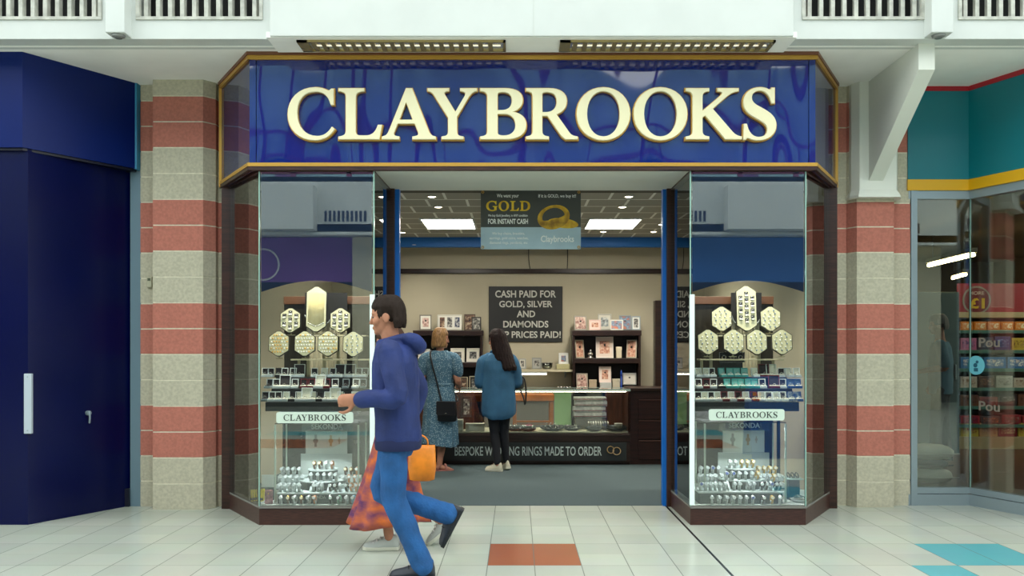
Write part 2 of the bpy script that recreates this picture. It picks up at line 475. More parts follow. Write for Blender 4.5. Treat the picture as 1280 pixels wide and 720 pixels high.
carpet = M('carpet', (72, 88, 91), 0.95, var=0.12, vscale=160, bump=0.4, bscale=300)
wall_paint = M('wall_paint', (186, 178, 154), 0.7, var=0.02, vscale=2)
cream_letter = M('cream_letter', (236, 228, 188), 0.45)
strip_white = M('strip_white', (214, 232, 226), 0.4, emit=0.25)
win_glass = glass_mat('window_glass', (0.96, 0.99, 0.975), 0.07)
case_glass = glass_mat('case_glass', (0.97, 0.99, 0.98), 0.01)
glass_edge = M('glass_edge', (150, 190, 176), 0.2)

# ------------------------------------------------------------------ floor
mb = MB(); mb.add([(-26,-22,0),(26,-22,0),(26,7.58,0),(-26,7.58,0)], [(0,1,2,3)])
mb.box(-26, 26, -22, 16, -0.2, -0.01)
struct(mb.build('floor', floor_mat()))
mb = MB(); mb.box(-2.7, 2.75, 7.56, 12.3, -0.01, 0.004)
struct(mb.build('floor_carpet', carpet))

# ------------------------------------------------------------------ mall soffit and upper beams (own side)
mb = MB(); mb.box(-14, 14, 6.45, 16.0, 3.762, 3.95)
mb.box(-14, 14, 6.55, 6.566, 3.755, 3.763)
struct(mb.build('ceiling', soffit_paint))
def beam_run(name, x0, x1, y0, y1, openings, sgn=1):
    """white upstand beam; openings: list of (xa, xb) vents at z 4.02..4.6; y0 the face, y1 the back"""
    mb = MB(); zb, zt = 3.7605, 4.95
    xs = x0
    for a, b in openings:
        mb.box(xs, a, y0, y1, zb, zt); xs = b
        mb.box(a, b, y0, y1, zb, 3.925); mb.box(a, b, y0, y1, 4.62, zt)
    mb.box(xs, x1, y0, y1, zb, zt)
    o = struct(mb.build(name, white_paint))
    return o
def vent(x0, x1, yf, label, sgn=1, n=9):
    t = thing('ventilation_grille', ((x0+x1)/2, yf, 3.905), label, 'vent', 'ventilation grilles in the white upper beams')
    y1 = yf+sgn*0.16
    f = MB(); w = 0.022
    a, b = min(yf-sgn*0.012, yf+sgn*0.03), max(yf-sgn*0.012, yf+sgn*0.03)
    f.box(x0-w, x1+w, a, b, 3.905, 3.927); f.box(x0-w, x1+w, a, b, 4.60, 4.64)
    f.box(x0-w, x0+0.004, a, b, 3.925, 4.62); f.box(x1-0.004, x1+w, a, b, 3.925, 4.62)
    f.build('frame', slat_paint, t)
    k = MB(); k.box(x0, x1, min(y1, y1+sgn*0.02), max(y1, y1+sgn*0.02), 3.925, 4.62); k.build('backing', dark_void, t)
    for i in range(n):
        xx = x0+(i+0.5)*(x1-x0)/n
        s = MB(); d = 0.045
        p = [(xx-0.017, yf+sgn*0.015), (xx+0.013, yf+sgn*0.015), (xx+0.017, yf+sgn*0.06), (xx-0.013, yf+sgn*0.06)]
        s.prism(p, 3.927, 4.618); s.build('slat', slat_paint, t)
    return t
YB = 6.40
VX = [(pX(-60, YB), pX(124, YB)), (pX(174, YB), pX(325, YB)), (pX(1006, YB), pX(1152, YB)), (pX(1201, YB), pX(1380, YB))]
beam_run('beam', -14, 14, YB, YB+0.22, VX)
vent(*VX[0], YB, 'white slatted grille at the far left, cut by the frame edge', n=12)
vent(*VX[1], YB, 'white slatted grille over the left striped pillar', n=10)
vent(*VX[2], YB, 'white slatted grille over the right striped pillar bracket', n=10)
vent(*VX[3], YB, 'white slatted grille at the far right, over the teal shop', n=12)
# shallow posts between the grilles, each with a small lamp under it
for xa, xb, nm in ((133, 157, 'left'), (1163, 1190, 'right')):
    a, b = pX(xa, 6.3), pX(xb, 6.3)
    mb = MB(); mb.box(a, b, 6.28, 6.41, 3.765, 4.95, 0.006)
    o = struct(mb.build('trim_post_'+nm, white_paint))
    t = thing('mini_downlight', ((a+b)/2, 6.34, 3.745), 'small round lamp under the white post at upper %s' % nm, 'lamp')
    q = MB(); q.smooth = True; q.lathe([(0.0, 0), (0.03, 0), (0.045, 0.008), (0.05, 0.02), (0.0, 0.02)], ((a+b)/2, 6.34, 3.745)); q.build('housing', M('grey_metal', (150,152,150), 0.4, metal=0.6), t)
    q = MB(); q.lathe([(0.0, -0.003), (0.026, -0.003), (0.026, 0.0), (0.0, 0.0)], ((a+b)/2, 6.34, 3.745)); q.build('lens', M('lens', (120, 122, 118), 0.2), t)
# central projecting box
x0, x1 = pX(337, 6.32), pX(992, 6.32)
mb = MB(); mb.box(x0, x1, 6.32, 6.46, 3.752, 4.95, 0.006)
struct(mb.build('beam_box', white_paint))
mb = MB(); mb.box(x0-0.03, x1+0.03, 6.335, 6.655, 3.748, 3.79)
struct(mb.build('ceiling_strip', soffit_paint))
mb = MB(); xm = pX(667, 6.32); mb.box(xm-0.002, xm+0.002, 6.318, 6.321, 3.76, 4.94); struct(mb.build('trim_joint', M('joint_grey', (200, 204, 198), 0.6)))
# recessed louvre lights under it
def louvre_light(xa, xb, label):
    ya, yb = 6.385, 6.60
    t = thing('louvre_light', ((xa+xb)/2, 6.49, 3.73), label, 'ceiling light', 'louvre lights above the fascia')
    brass = M('brass_louvre', (176, 156, 104), 0.25, metal=0.6)
    f = MB(); w = 0.018
    f.box(xa, xb, ya, ya+w, 3.731, 3.75); f.box(xa, xb, yb-w, yb, 3.731, 3.75); f.box(xa, xa+0.08, ya, yb, 3.731, 3.75); f.box(xb-w, xb, ya, yb, 3.731, 3.75)
    f.build('frame', brass, t)
    g = MB(); g.box(xa+0.02, xb-0.02, ya+0.01, yb-0.01, 3.744, 3.7475); g.build('reflector', M('reflector', (235, 232, 214), 0.2, metal=0.7), t)
    n = int((xb-xa-0.1)/0.075)
    for i in range(n):
        xx = xa+0.1+i*0.075
        s = MB(); s.prism([(xx, 3.732), (xx+0.035, 3.732), (xx+0.024, 3.745), (xx+0.011, 3.745)], ya+0.02, yb-0.02, 'y'); s.build('louvre', brass, t)
    s = MB(); s.smooth = True; s.cyl((xa+0.1, (ya+yb)/2, 3.741), (xb-0.04, (ya+yb)/2, 3.741), 0.004, seg=8); s.build('tube_lamp', M('tube_glow', (255, 246, 222), 0.4, emit=0.9), t)
louvre_light(pX(372, 6.42), pX(632, 6.42), 'brass louvred ceiling light, left one above the fascia')
louvre_light(pX(700, 6.42), pX(968, 6.42), 'brass louvred ceiling light, right one above the fascia')

# ------------------------------------------------------------------ striped block pillars
def pillar(nm, outline_main, xl0, xl1, xr0, xr1, yback, ytop=3.77, zstart=0.0):
    H = 0.22625
    mb = MB()
    n = int(ytop/H)+1
    for k in range(n):
        z0 = k*H+0.0055; z1 = min((k+1)*H-0.0055, ytop)
        if z1 <= z0: continue
        mb.cur = 1 if (k//2) % 2 == 1 else 0
        mb.prism(outline_main, z0, z1)
        for a, b in ((xl0, xl1), (xr0, xr1)): mb.box(a, b, yback, yback+0.5, z0, z1)
    cx = sum(p[0] for p in outline_main)/len(outline_main); cy = max(p[1] for p in outline_main)
    mb.cur = 2
    inner = [(cx+(x-cx)*0.99, y+0.003 if y < cy-0.01 else y) for x, y in outline_main]
    mb.prism(inner, 0, ytop)
    for a, b in ((xl0, xl1), (xr0, xr1)): mb.box(a+0.004, b-0.004, yback+0.003, yback+0.49, 0, ytop)
    return struct(mb.build(nm, [block_cream, block_red, mortar_m]))
# left: main x190..270 with a chamfered right edge
pl = [(-3.205, 7.55), (-3.205, 7.44), (-3.185, 7.37), (-2.745, 7.37), (-2.665, 7.46), (-2.665, 7.55)]
pillar('pillar_left', pl, -3.36, -3.205, -2.665, -2.58, 7.52)
pr = [(2.965, 7.60), (2.965, 7.56), (3.015, 7.47), (3.345, 7.47), (3.385, 7.56), (3.385, 7.60)]
pillar('pillar_right', pr, 2.80, 2.965, 3.385, 3.535, 7.57)
# thermostat / small control box on the left pillar
t = thing('wall_control', (pX(187, 7.5), 7.50, pZ(359, 7.5)), 'tiny cream control box on the side of the left striped pillar', 'control box')
q = MB(); xx, zz = pX(187, 7.5), pZ(359, 7.5); q.box(xx-0.022, xx+0.022, 7.488, 7.525, zz, zz+0.09, 0.004); q.build('case', M('control_cream', (190, 186, 160), 0.5), t)
q = MB(); q.box(xx-0.013, xx+0.013, 7.486, 7.49, zz+0.055, zz+0.08); q.build('display', M('lcd', (96, 104, 84), 0.3), t)

# white haunch on the right pillar
hb = MB()
za, zt = pZ(247, 7.42), 3.77
hb.prism([(2.975, 7.60), (2.975, 7.50), (3.02, 7.42), (3.345, 7.42), (3.40, 7.52), (3.40, 7.60)], za+0.05, zt)
n0 = [(2.975, 7.60), (2.975, 7.50), (3.02, 7.42), (3.345, 7.42), (3.40, 7.52), (3.40, 7.60)]
n1 = [(2.955, 7.62), (2.955, 7.48), (3.00, 7.39), (3.365, 7.39), (3.42, 7.50), (3.42, 7.62)]
hb.loft([[(x, y, za) for x, y in n1], [(x, y, za+0.02) for x, y in n1], [(x, y, za+0.07) for x, y in n0]])
# sloping bracket: plate from the soffit edge down to the casing
xa, xb = 3.10, 3.225
hb.prism([(6.50, 3.765), (6.50, 3.56), (7.42, pZ(226, 7.42)), (7.50, pZ(226, 7.42)), (7.50, 3.765)], xa, xb, 'x')
struct(hb.build('bracket', M('bracket_white', (226, 228, 218), 0.5)))

# ------------------------------------------------------------------ neighbour shop on the left (closed navy hoarding)
struct((lambda m: (m.prism([(-9, 6.73), (-3.905, 6.73), (-3.46, 7.56), (-3.46, 7.75), (-4.0, 7.75), (-9, 6.95)][::1], 0.0, 3.02), m)[1])(MB()).build('wall_hoarding', navy))
mb = MB(); mb.prism([(-9, 6.68), (-3.92, 6.68), (-3.375, 7.47), (-3.375, 7.7), (-4.0, 7.7), (-9, 6.9)], 3.005, 3.765)
o = struct(mb.build('wall_fascia', navy_fascia))
mb = MB(); mb.prism([(-9, 6.70), (-3.93, 6.70), (-3.40, 7.47), (-3.40, 7.6), (-9, 6.9)], 2.985, 3.006); struct(mb.build('trim_fascia', M('navy_dark', (4, 8, 34), 0.4)))
mb = MB(); mb.box(-3.385, -3.365, 7.46, 7.6, 3.0, 3.77); struct(mb.build('trim_edge', M('edge_teal', (40, 130, 170), 0.4)))
mb = MB(); mb.box(-3.455, -3.36, 7.53, 7.62, 0, 3.02); struct(mb.build('trim_jamb', steel_blue))
mb = MB(); mb.box(-3.50, -3.455, 7.50, 7.6, 0.0, 0.16); struct(mb.build('trim_kick', M('navy_dark', (4, 8, 34), 0.4)))
# vertical pull plate and lock handle
x0, x1 = pX(31, 6.72), pX(40.5, 6.72)
t = thing('pull_plate', ((x0+x1)/2, 6.72, pZ(542, 6.72)), 'pale vertical pull plate on the corner of the navy hoarding', 'handle')
mb = MB(); mb.box(x0, x1, 6.705, 6.732, pZ(542, 6.72), pZ(467, 6.72), 0.004); mb.build('plate', M('plate_grey', (176, 186, 196), 0.4), t)
for yy in (538, 471):
    mb = MB(); mb.cyl(((x0+x1)/2, 6.703, pZ(yy, 6.72)), ((x0+x1)/2, 6.708, pZ(yy, 6.72)), 0.006, seg=10); mb.build('screw', alu, t)
# position along the slanted leaf: between (-3.905,6.73) and (-3.46,7.56)
u = 0.545; hx, hy = -3.905+0.445*u, 6.73+0.83*u
nx, ny = 0.881, -0.472
t = thing('lock_handle', (hx, hy, 0.78), 'small steel lock handle halfway along the slanted navy panel', 'handle')
mb = MB(); mb.cyl((hx, hy, 0.86), (hx+nx*0.03, hy+ny*0.03, 0.86), 0.02, seg=14); mb.build('escutcheon', alu, t)
mb = MB(); mb.smooth = True; mb.tube([(hx+nx*0.028, hy+ny*0.028, 0.87), (hx+nx*0.035, hy+ny*0.035, 0.83), (hx+nx*0.03, hy+ny*0.03, 0.78)], [0.009, 0.008, 0.008], seg=8); mb.build('lever', alu, t)

# ------------------------------------------------------------------ jeweller's shopfront
CX = 0.125
FZ0, FZ1 = 2.883, 3.703
F1, F2 = (-2.125, 6.70), (2.374, 6.70)
E1, E2 = (-2.615, 7.45), (2.83, 7.47)
def sign_mat():
    m = bpy.data.materials.new('fascia_blue'); m.use_nodes = True
    nt = m.node_tree; b = nt.nodes['Principled BSDF']
    b.inputs['Base Color'].default_value = (*lin((2, 30, 112)), 1)
    b.inputs['Roughness'].default_value = 0.04
    b.inputs['Specular IOR Level'].default_value = 1.0
    tc = nt.nodes.new('ShaderNodeTexCoord'); mp = nt.nodes.new('ShaderNodeMapping'); mp.inputs['Scale'].default_value = (1.0, 1.0, 0.45)
    nt.links.new(tc.outputs['Object'], mp.inputs[0])
    n = nt.nodes.new('ShaderNodeTexNoise'); n.inputs['Scale'].default_value = 1.7; n.inputs['Detail'].default_value = 1
    nt.links.new(mp.outputs[0], n.inputs['Vector'])
    bp = nt.nodes.new('ShaderNodeBump'); bp.inputs['Strength'].default_value = 0.8; bp.inputs['Distance'].default_value = 0.05
    nt.links.new(n.outputs['Fac'], bp.inputs['Height']); nt.links.new(bp.outputs[0], b.inputs['Normal'])
    return m
fas = thing('shop_fascia', (CX, 6.72, FZ0), 'long glossy blue shop sign reading CLAYBROOKS with gold trim', 'shop sign')
SIGN = sign_mat()
def panel(p, q, t):
    """slab from p to q (plan), thickness t towards +Y side"""
    d = Vector((q[0]-p[0], q[1]-p[1])).normalized(); nrm = Vector((-d.y, d.x))
    return [p, q, (q[0]+nrm.x*t, q[1]+nrm.y*t), (p[0]+nrm.x*t, p[1]+nrm.y*t)]
mb = MB(); mb.prism(panel((F1[0]+0.055, 6.70), (F2[0]-0.055, 6.70), 0.04), FZ0, FZ1); mb.build('front_panel', SIGN, fas)
for a, b in ((F1[0], F1[0]+0.05), (F2[0]-0.05, F2[0])):
    mb = MB(); mb.prism(panel((a, 6.697), (b, 6.697), 0.045), FZ0, FZ1, 'z'); mb.build('end_pilaster', SIGN, fas)
mb = MB(); mb.prism(panel(E1, F1, 0.04), FZ0-0.05, FZ1); mb.build('side_panel', M('side_gloss', (40, 44, 84), 0.03, spec=1.0), fas)
mb = MB(); mb.prism(panel(F2, E2, 0.04), FZ0-0.05, FZ1); mb.build('side_panel', MATS['side_gloss'], fas)
def trim_loop(z0, z1, out, name, mat):
    mb = MB()
    mb.prism(panel((F1[0]-out*0.55, F1[1]-out), (F2[0]+out*0.55, F2[1]-out), 0.03+out), z0, z1)
    mb.prism(panel((E1[0]-out, E1[1]), (F1[0]-out*0.55, F1[1]-out), 0.03), z0, z1)
    mb.prism(panel((F2[0]+out*0.55, F2[1]-out), (E2[0]+out, E2[1]), 0.03), z0, z1)
    mb.build(name, mat, fas)
trim_loop(FZ1, FZ1+0.032, 0.02, 'gold_strip', gold_trim)
trim_loop(FZ1+0.032, 3.765, 0.03, 'top_rail', M('rail_brown', (110, 68, 44), 0.4))
trim_loop(FZ0-0.028, FZ0, 0.02, 'gold_strip', gold_trim)
trim_loop(2.825, FZ0-0.028, 0.015, 'bottom_rail', brown_wood)
for E, sg in ((E1, 1), (E2, -1)):
    mb = MB(); mb.box(E[0]-0.012, E[0]+0.012, E[1]-0.02, E[1]+0.03, FZ0-0.05, FZ1); mb.build('gold_edge', gold_trim, fas)
LET = [('C', 360.3, 418.3), ('L', 423.7, 477.6), ('A', 477.8, 544.5), ('Y', 535, 596), ('B', 600.6, 657.6), ('R', 657.8, 721.8), ('O', 720.9, 787.2), ('O', 792, 858.6), ('K', 857.2, 926.8), ('S', 929, 969.7)]
Yl = 6.66
for ch, a, b in LET:
    z0, z1 = pZ(174.3, Yl), pZ(111.0, Yl)
    g = MB(); glyph_mb(g, ch, pX(a, Yl)-0.004, pX(b, Yl)+0.004, z0-0.004, z1+0.004, 6.697, 0.03, 0.0, 0.006)
    e = g.build('letter', gold_trim, fas)
    g = MB(); glyph_mb(g, ch, pX(a, Yl), pX(b, Yl), z0, z1, 6.668, 0.018, 0.004)
    g.build('letter_face', cream_letter, e)
# lintel box behind the fascia, soffit over the entrance
mb = MB(); mb.prism([(-2.08, 6.74), (2.33, 6.74), (2.79, 7.48), (2.79, 7.62), (-2.58, 7.62), (-2.58, 7.46)], 2.86, 3.76)
struct(mb.build('beam_lintel', M('lintel_dark', (60, 58, 54), 0.7)))
mb = MB(); mb.prism([(-2.06, 6.735), (2.31, 6.735), (2.77, 7.47), (2.77, 7.60), (-2.56, 7.60), (-2.56, 7.46)], 2.835, 2.862)
struct(mb.build('ceiling_entrance', M('entrance_white', (214, 216, 206), 0.55)))
# stone wall above / behind pillars so that nothing leaks
mb = MB(); mb.box(-4.2, -2.58, 7.62, 7.85, 0, 3.77); mb.box(2.80, 3.56, 7.62, 7.85, 0, 3.77); mb.box(-2.6, 2.8, 7.62, 7.85, 2.86, 3.77)
struct(mb.build('wall_front', M('wall_grey', (78, 72, 60), 0.8)))

def shop_window(nm, A, B, C, D, sg):
    """A outer front, B inner front, C outer back, D inner back; sg=-1 left window, +1 right"""
    root = bpy.data.objects.new(nm, None); COL.objects.link(root); root.location = ((A[0]+B[0])/2, 7.0, 0)
    root['kind'] = 'structure'
    zt = 2.832
    # stall riser: lofted wood base with a pale bead
    path = [C, A, B, D] if sg < 0 else [D, B, A, C]
    poly = path
    mb = MB(); mb.prism(poly, 0, 0.135); mb.build('stall_riser', brown_riser, root)
    mb = MB()
    out = 0.012
    q = [(p[0], p[1]-(out if abs(p[1]-6.72) < 0.05 else 0)) for p in poly]
    mb.prism(q, 0.135, 0.15); mb.build('sill', M('sill_grey', (120, 118, 112), 0.5), root)
    # window bed
    mb = MB(); ins = [(p[0]*0.985+CX*0+((A[0]+B[0])/2)*0.015, p[1]+0.02) for p in poly]; mb.prism(ins, 0.15, 0.156); mb.build('window_bed', M('bed_white', (200, 206, 200), 0.5), root)
    # panes
    for p, r, lab in ((path[0], path[1], 'side'), (path[1], path[2], 'front'), (path[2], path[3], 'side')):
        mb = MB(); mb.prism(panel(p, r, 0.010), 0.15, zt); g = mb.build('glass_pane', win_glass, root)
    # thin green glass edges at the corners
    for p in (A, B):
        mb = MB(); mb.box(p[0]-0.004, p[0]+0.004, p[1]-0.002, p[1]+0.012, 0.15, zt); mb.build('glass_joint', glass_edge, root)
    # white light strip on the inner corner, from the bed up to pelmet height
    mb = MB(); mb.box(B[0]+(-0.005 if sg > 0 else -0.032), B[0]+(0.032 if sg > 0 else 0.005), B[1]-0.006, B[1]+0.014, 0.16, pZ(368, 6.72)); mb.build('corner_strip', strip_white, root)
    # posts
    for p, w in ((C, 0.05), (D, 0.035)):
        mb = MB(); mb.box(p[0]-w, p[0]+w, p[1]-0.03, p[1]+0.06, 0, zt+0.05, 0.004); mb.build('post', brown_wood, root)
    # head rails along the three sides
    mb = MB()
    for p, r in ((path[0], path[1]), (path[1], path[2]), (path[2], path[3])):
        mb.prism(panel((p[0], p[1]-0.01), (r[0], r[1]-0.01), 0.035), zt-0.012, zt+0.02)
    mb.build('head_rail', brown_wood, root)
    # arched blue pelmet behind the front and the outer pane
    pel = M('pelmet_blue', (24, 58, 108), 0.5)
    mb = MB(); n = 16
    xa, xb = (A[0]+0.012, B[0]-0.02) if sg < 0 else (B[0]+0.02, A[0]-0.012)
    arch = []
    for i in range(n+1):
        t = i/n; arch.append((xa+(xb-xa)*t, 1.862+0.09*math.sin(PI*t)))
    mb.prism(arch+[(xb, zt-0.01), (xa, zt-0.01)], 6.735, 6.743, 'y')
    mb.build('pelmet', pel, root)
    d = Vector((C[0]-A[0], C[1]-A[1])); Ld = d.length; d.normalize()
    nrm = Vector((-d.y, d.x)) if sg > 0 else Vector((d.y, -d.x))
    v = []; f = []
    mb2 = MB()
    for side in (0.012, 0.02):
        for i in range(n+1):
            t = i/n; s_ = 0.03+(Ld-0.06)*t
            for z in (1.862+0.09*math.sin(PI*t), zt-0.01):
                v.append((A[0]+d.x*s_+nrm.x*side, A[1]+d.y*s_+nrm.y*side, z))
    for i in range(n):
        a = i*2; b = (n+1)*2+i*2
        f += [(a, a+2, a+3, a+1), (b, b+1, b+3, b+2), (a, b, b+2, a+2), (a+1, a+3, b+3, b+1)]
    mb2.add(v, f); mb2.build('pelmet', pel, root)
    return root
WL = ((-2.055, 6.72), (-1.14, 6.72), (-2.545, 7.43), (-1.125, 7.53))
WR = ((2.305, 6.72), (1.385, 6.72), (2.775, 7.45), (1.372, 7.53))
w1 = shop_window('window_1', *WL, -1)
w2 = shop_window('window_2', *WR, 1)
# window ceiling lamps (small spotlights that light the goods)
def spot_lamp(x, y, z, e, label, grp, size=0.03, power=None):
    t = thing('spotlight', (x, y, z-0.03), label, 'spotlight', grp)
    q = MB(); q.smooth = True; q.lathe([(0.0, 0.0), (size*1.5, 0.0), (size*1.7, -0.006), (size*1.25, -0.012), (size*1.2, -0.004), (0.0, -0.004)], (x, y, z)); q.build('bezel', M('bezel', (220, 218, 206), 0.3, metal=0.3), t)
    q = MB(); q.smooth = True; q.lathe([(0.0, -0.014), (size*0.7, -0.012), (size*1.15, -0.006), (0.0, -0.005)], (x, y, z)); q.build('bulb', M('bulb_glow', (255, 240, 208), 0.4, emit=18), t)
    if power:
        l = bpy.data.lights.new('bulb_light', 'SPOT'); l.energy = power; l.color = (1.0, 0.93, 0.80); l.spot_size = math.radians(125); l.spot_blend = 0.6; l.shadow_soft_size = 0.04
        lo = bpy.data.objects.new('bulb_light', l); COL.objects.link(lo); lo.parent = t; lo.location = (0, 0, 0.005)
    return t
k = 0
for nm, xs in (('left', (-1.85, -1.4)), ('right', (1.62, 2.08))):
    for x, w in zip(xs, ('left', 'right')):
        spot_lamp(x, 7.02, 2.833, 0, 'spotlight in the roof of the %s display window, its %s one' % (nm, w), 'spotlights in the display windows', power=120)

# blue door frame
mb = MB()
for a, b in ((491, 499.5), (828, 836.5)):
    mb.box(pX(a, 7.56), pX(b, 7.56), 7.54, 7.62, 0, 2.84)
o = struct(mb.build('door_1', blue_frame))
for x in (-1.135, 1.395):
    pass
# returns between window inner back and the shop: side walls of the window
mb = MB(); mb.box(-2.62, -2.5, 7.5, 7.62, 0, 2.84); mb.box(2.74, 2.82, 7.5, 7.62, 0, 2.84); struct(mb.build('trim_back', brown_wood))

# ------------------------------------------------------------------ shop interior shell
CZ = 2.95
mb = MB(); mb.box(-2.7, 2.75, 12.20, 12.35, 0, 3.1); struct(mb.build('wall_back', wall_paint))
mb = MB(); mb.box(-2.8, -2.68, 7.6, 12.3, 0, 3.1); struct(mb.build('wall_left', wall_paint))
mb = MB(); mb.box(2.73, 2.85, 7.6, 12.3, 0, 3.1); struct(mb.build('wall_right', wall_paint))
mb = MB(); mb.box(-2.75, 2.8, 7.6, 12.3, CZ, CZ+0.1); struct(mb.build('ceiling_shop', grid_ceiling_mat()))
mb = MB(); mb.box(-2.68, 2.73, 11.62, 11.72, pZ(309, 11.66), CZ+0.005, 0.004); struct(mb.build('beam_blue', M('blue_beam', (14, 104, 184), 0.5)))
mb = MB(); mb.box(-2.68, 2.73, 12.16, 12.2, pZ(342, 12.18), pZ(336, 12.18), 0.006); struct(mb.build('trim_rail', dark_wood))
# wires hanging from the beam to the rail
for i, (xa, xb) in enumerate(((661, 663), (709.5, 709))):
    mb = MB(); mb.smooth = True
    mb.tube([(pX(xa, 12.18), 12.19, 2.93), (pX(xa, 12.18), 12.19, 2.7), (pX(xb, 12.18), 12.188, 2.55)], 0.006, seg=6)
    tag(mb.build('wire', black_m), 'thin dark wire on the back wall above the rail, %s one' % ('left' if i == 0 else 'right'), 'wire', 'wires above the rail')
# light panels in the ceiling
def light_panel(x0, x1, y0, y1, label, e=9):
    t = thing('light_panel', ((x0+x1)/2, (y0+y1)/2, CZ-0.015), label, 'ceiling light', 'square light panels in the shop ceiling')
    f = MB(); w = 0.02
    f.box(x0-w, x1+w, y0-w, y0, CZ-0.015, CZ+0.004); f.box(x0-w, x1+w, y1, y1+w, CZ-0.015, CZ+0.004); f.box(x0-w, x0, y0, y1, CZ-0.015, CZ+0.004); f.box(x1, x1+w, y0, y1, CZ-0.015, CZ+0.004)
    f.build('frame', white_paint, t)
    d = MB(); d.box(x0, x1, y0, y1, CZ-0.008, CZ+0.002); d.build('diffuser', M('panel_glow', (255, 250, 236), 0.5, emit=24.0), t)
light_panel(-1.13, -0.53, 9.95, 10.74, 'glowing square ceiling panel left of the hanging gold banner')
light_panel(0.87, 1.47, 9.95, 10.74, 'glowing square ceiling panel right of the hanging gold banner')
SP = [(540, 245, 'left of the banner, nearest the door'), (548, 258, 'left of the banner, between the ceiling panel and the door'), (503, 290, 'beside the left blue door post'), (786, 245, 'right of the banner, nearest the door'), (778, 258, 'right of the banner, second from the door'), (754, 289, 'behind the right ceiling panel'), (817, 289, 'far right, in front of the blue beam'), (827, 280, 'against the right blue door post')]
for x, y, w in SP:
    Y = FPX*(CZ-CAMH)/(437-y)
    spot_lamp(pX(x, Y), Y, CZ, 0, 'recessed ceiling spotlight ' + w, 'recessed spotlights in the shop ceiling', 0.035, power=50)
spot_lamp(pX(518, 11.65), 11.67, pZ(306, 11.65), 0, 'spotlight under the blue beam at its left end', 'recessed spotlights in the shop ceiling', 0.035, power=30)
# dark door frame at the right of the back wall, panelled frame at the left
mb = MB(); mb.box(pX(818, 12.1), pX(835, 12.1), 12.02, 12.22, 0, pZ(376, 12.1)); mb.box(pX(835, 12.1), 2.7, 12.1, 12.22, pZ(382, 12.1), pZ(376, 12.1)); mb.box(pX(835, 12.1), 2.7, 12.15, 12.22, 0, pZ(382, 12.1))
struct(mb.build('door_2', dark_wood))
# ------------------------------------------------------------------ shop furniture
def bookcase(xa, xb, ytop, shelves, label):
    Yf = 11.9
    x0, x1 = pX(xa, Yf), pX(xb, Yf); zt = pZ(ytop, Yf)
    t = thing('bookcase', ((x0+x1)/2, 12.05, 0), label, 'bookcase', 'dark bookcases behind the counter')
    for a, b in ((x0, x0+0.03), (x1-0.03, x1)):
        mb = MB(); mb.box(a, b, Yf, 12.19, 0, zt, 0.003); mb.build('side_panel', dark_wood, t)
    mb = MB(); mb.box(x0-0.01, x1+0.01, Yf-0.01, 12.19, zt-0.075, zt, 0.004); mb.build('top', dark_wood, t)
    mb = MB(); mb.box(x0, x1, 12.17, 12.195, 0, zt-0.01); mb.build('back_panel', M('case_back', (18, 12, 10), 0.6), t)
    for y in shelves:
        z = pZ(y, Yf); mb = MB(); mb.box(x0+0.02, x1-0.02, Yf+0.003, 12.18, z-0.07, z, 0.003); mb.build('shelf', dark_wood, t)
    return t
bookcase(517, 603, 413, (453, 489), 'dark wood bookcase behind the woman in the patterned dress')
bookcase(716, 801, 413, (448, 485), 'dark wood bookcase right of the black price notice')

def photo_frame(xc, ybot, w_px, h_px, Y, label, fr=(200, 196, 184), mount=None, pics=None, lean=8, turn=0, group=None, border=0.016, multi=1):
    s = Y/FPX; w, h = w_px*s, h_px*s
    t = thing('photo_frame', (pX(xc, Y), Y, pZ(ybot, Y)), label, 'photo frame', group)
    L = dict(local=True)
    fm = M('frame_%d_%d_%d' % fr, fr, 0.3, metal=0.35 if min(fr) > 120 and max(fr)-min(fr) < 30 else 0.0)
    mb = MB(); b = border; d = 0.014
    mb.box(-w/2, w/2, 0, d, 0, b, 0.002); mb.box(-w/2, w/2, 0, d, h-b, h, 0.002); mb.box(-w/2, -w/2+b, 0, d, b, h-b, 0.002); mb.box(w/2-b, w/2, 0, d, b, h-b, 0.002)
    R = Matrix.Rotation(-math.radians(lean), 4, 'X')
    mb.xform(R); mb.build('frame', fm, t, local=True)
    if mount:
        mb = MB(); mb.box(-w/2+b, w/2-b, 0.006, 0.012, b, h-b); mb.xform(R); mb.build('mount', M('mount_%d_%d_%d' % mount, mount, 0.6), t, local=True)
    if pics:
        n = multi; iw = (w-2*b); mg = 0.22*min(iw/n, h-2*b) if mount else 0.0
        for i in range(n):
            a = -w/2+b+iw*i/n+mg*0.8; c = -w/2+b+iw*(i+1)/n-mg*0.8
            mb = MB(); mb.box(a, c, 0.003, 0.007, b+mg, h-b-mg); mb.xform(R); mb.build('picture', pics[i % len(pics)], t, local=True)
    mb = MB(); mb.prism([(d, h*0.6), (d+h*0.32, 0.0), (d+h*0.35, 0.0), (d+0.004, h*0.66)], -0.012, 0.012, 'x')
    q = MB(); z0 = 0.0
    mb.build('strut', M('strut_black', (26, 24, 24), 0.6), t, local=True)
    t.rotation_euler = (0, 0, math.radians(turn))
    return t
PK = picture_mat('print_pink', (224, 208, 190), [(206, 168, 156), (150, 110, 100)], 26, 1)
PB = picture_mat('print_brown', (190, 168, 140), [(120, 88, 66), (70, 50, 42)], 30, 2)
PG = picture_mat('print_grey', (196, 192, 182), [(120, 118, 112), (52, 52, 54)], 28, 3)
PBL = picture_mat('print_blue', (150, 170, 190), [(110, 128, 150), (206, 120, 84)], 24, 4)
PW = picture_mat('print_family', (214, 214, 206), [(150, 160, 160), (84, 76, 72)], 24, 5)
PN = picture_mat('print_navy', (74, 84, 110), [(38, 44, 66), (180, 180, 180)], 30, 6)
PR = picture_mat('print_red', (222, 196, 172), [(206, 150, 124), (150, 96, 80)], 22, 7)
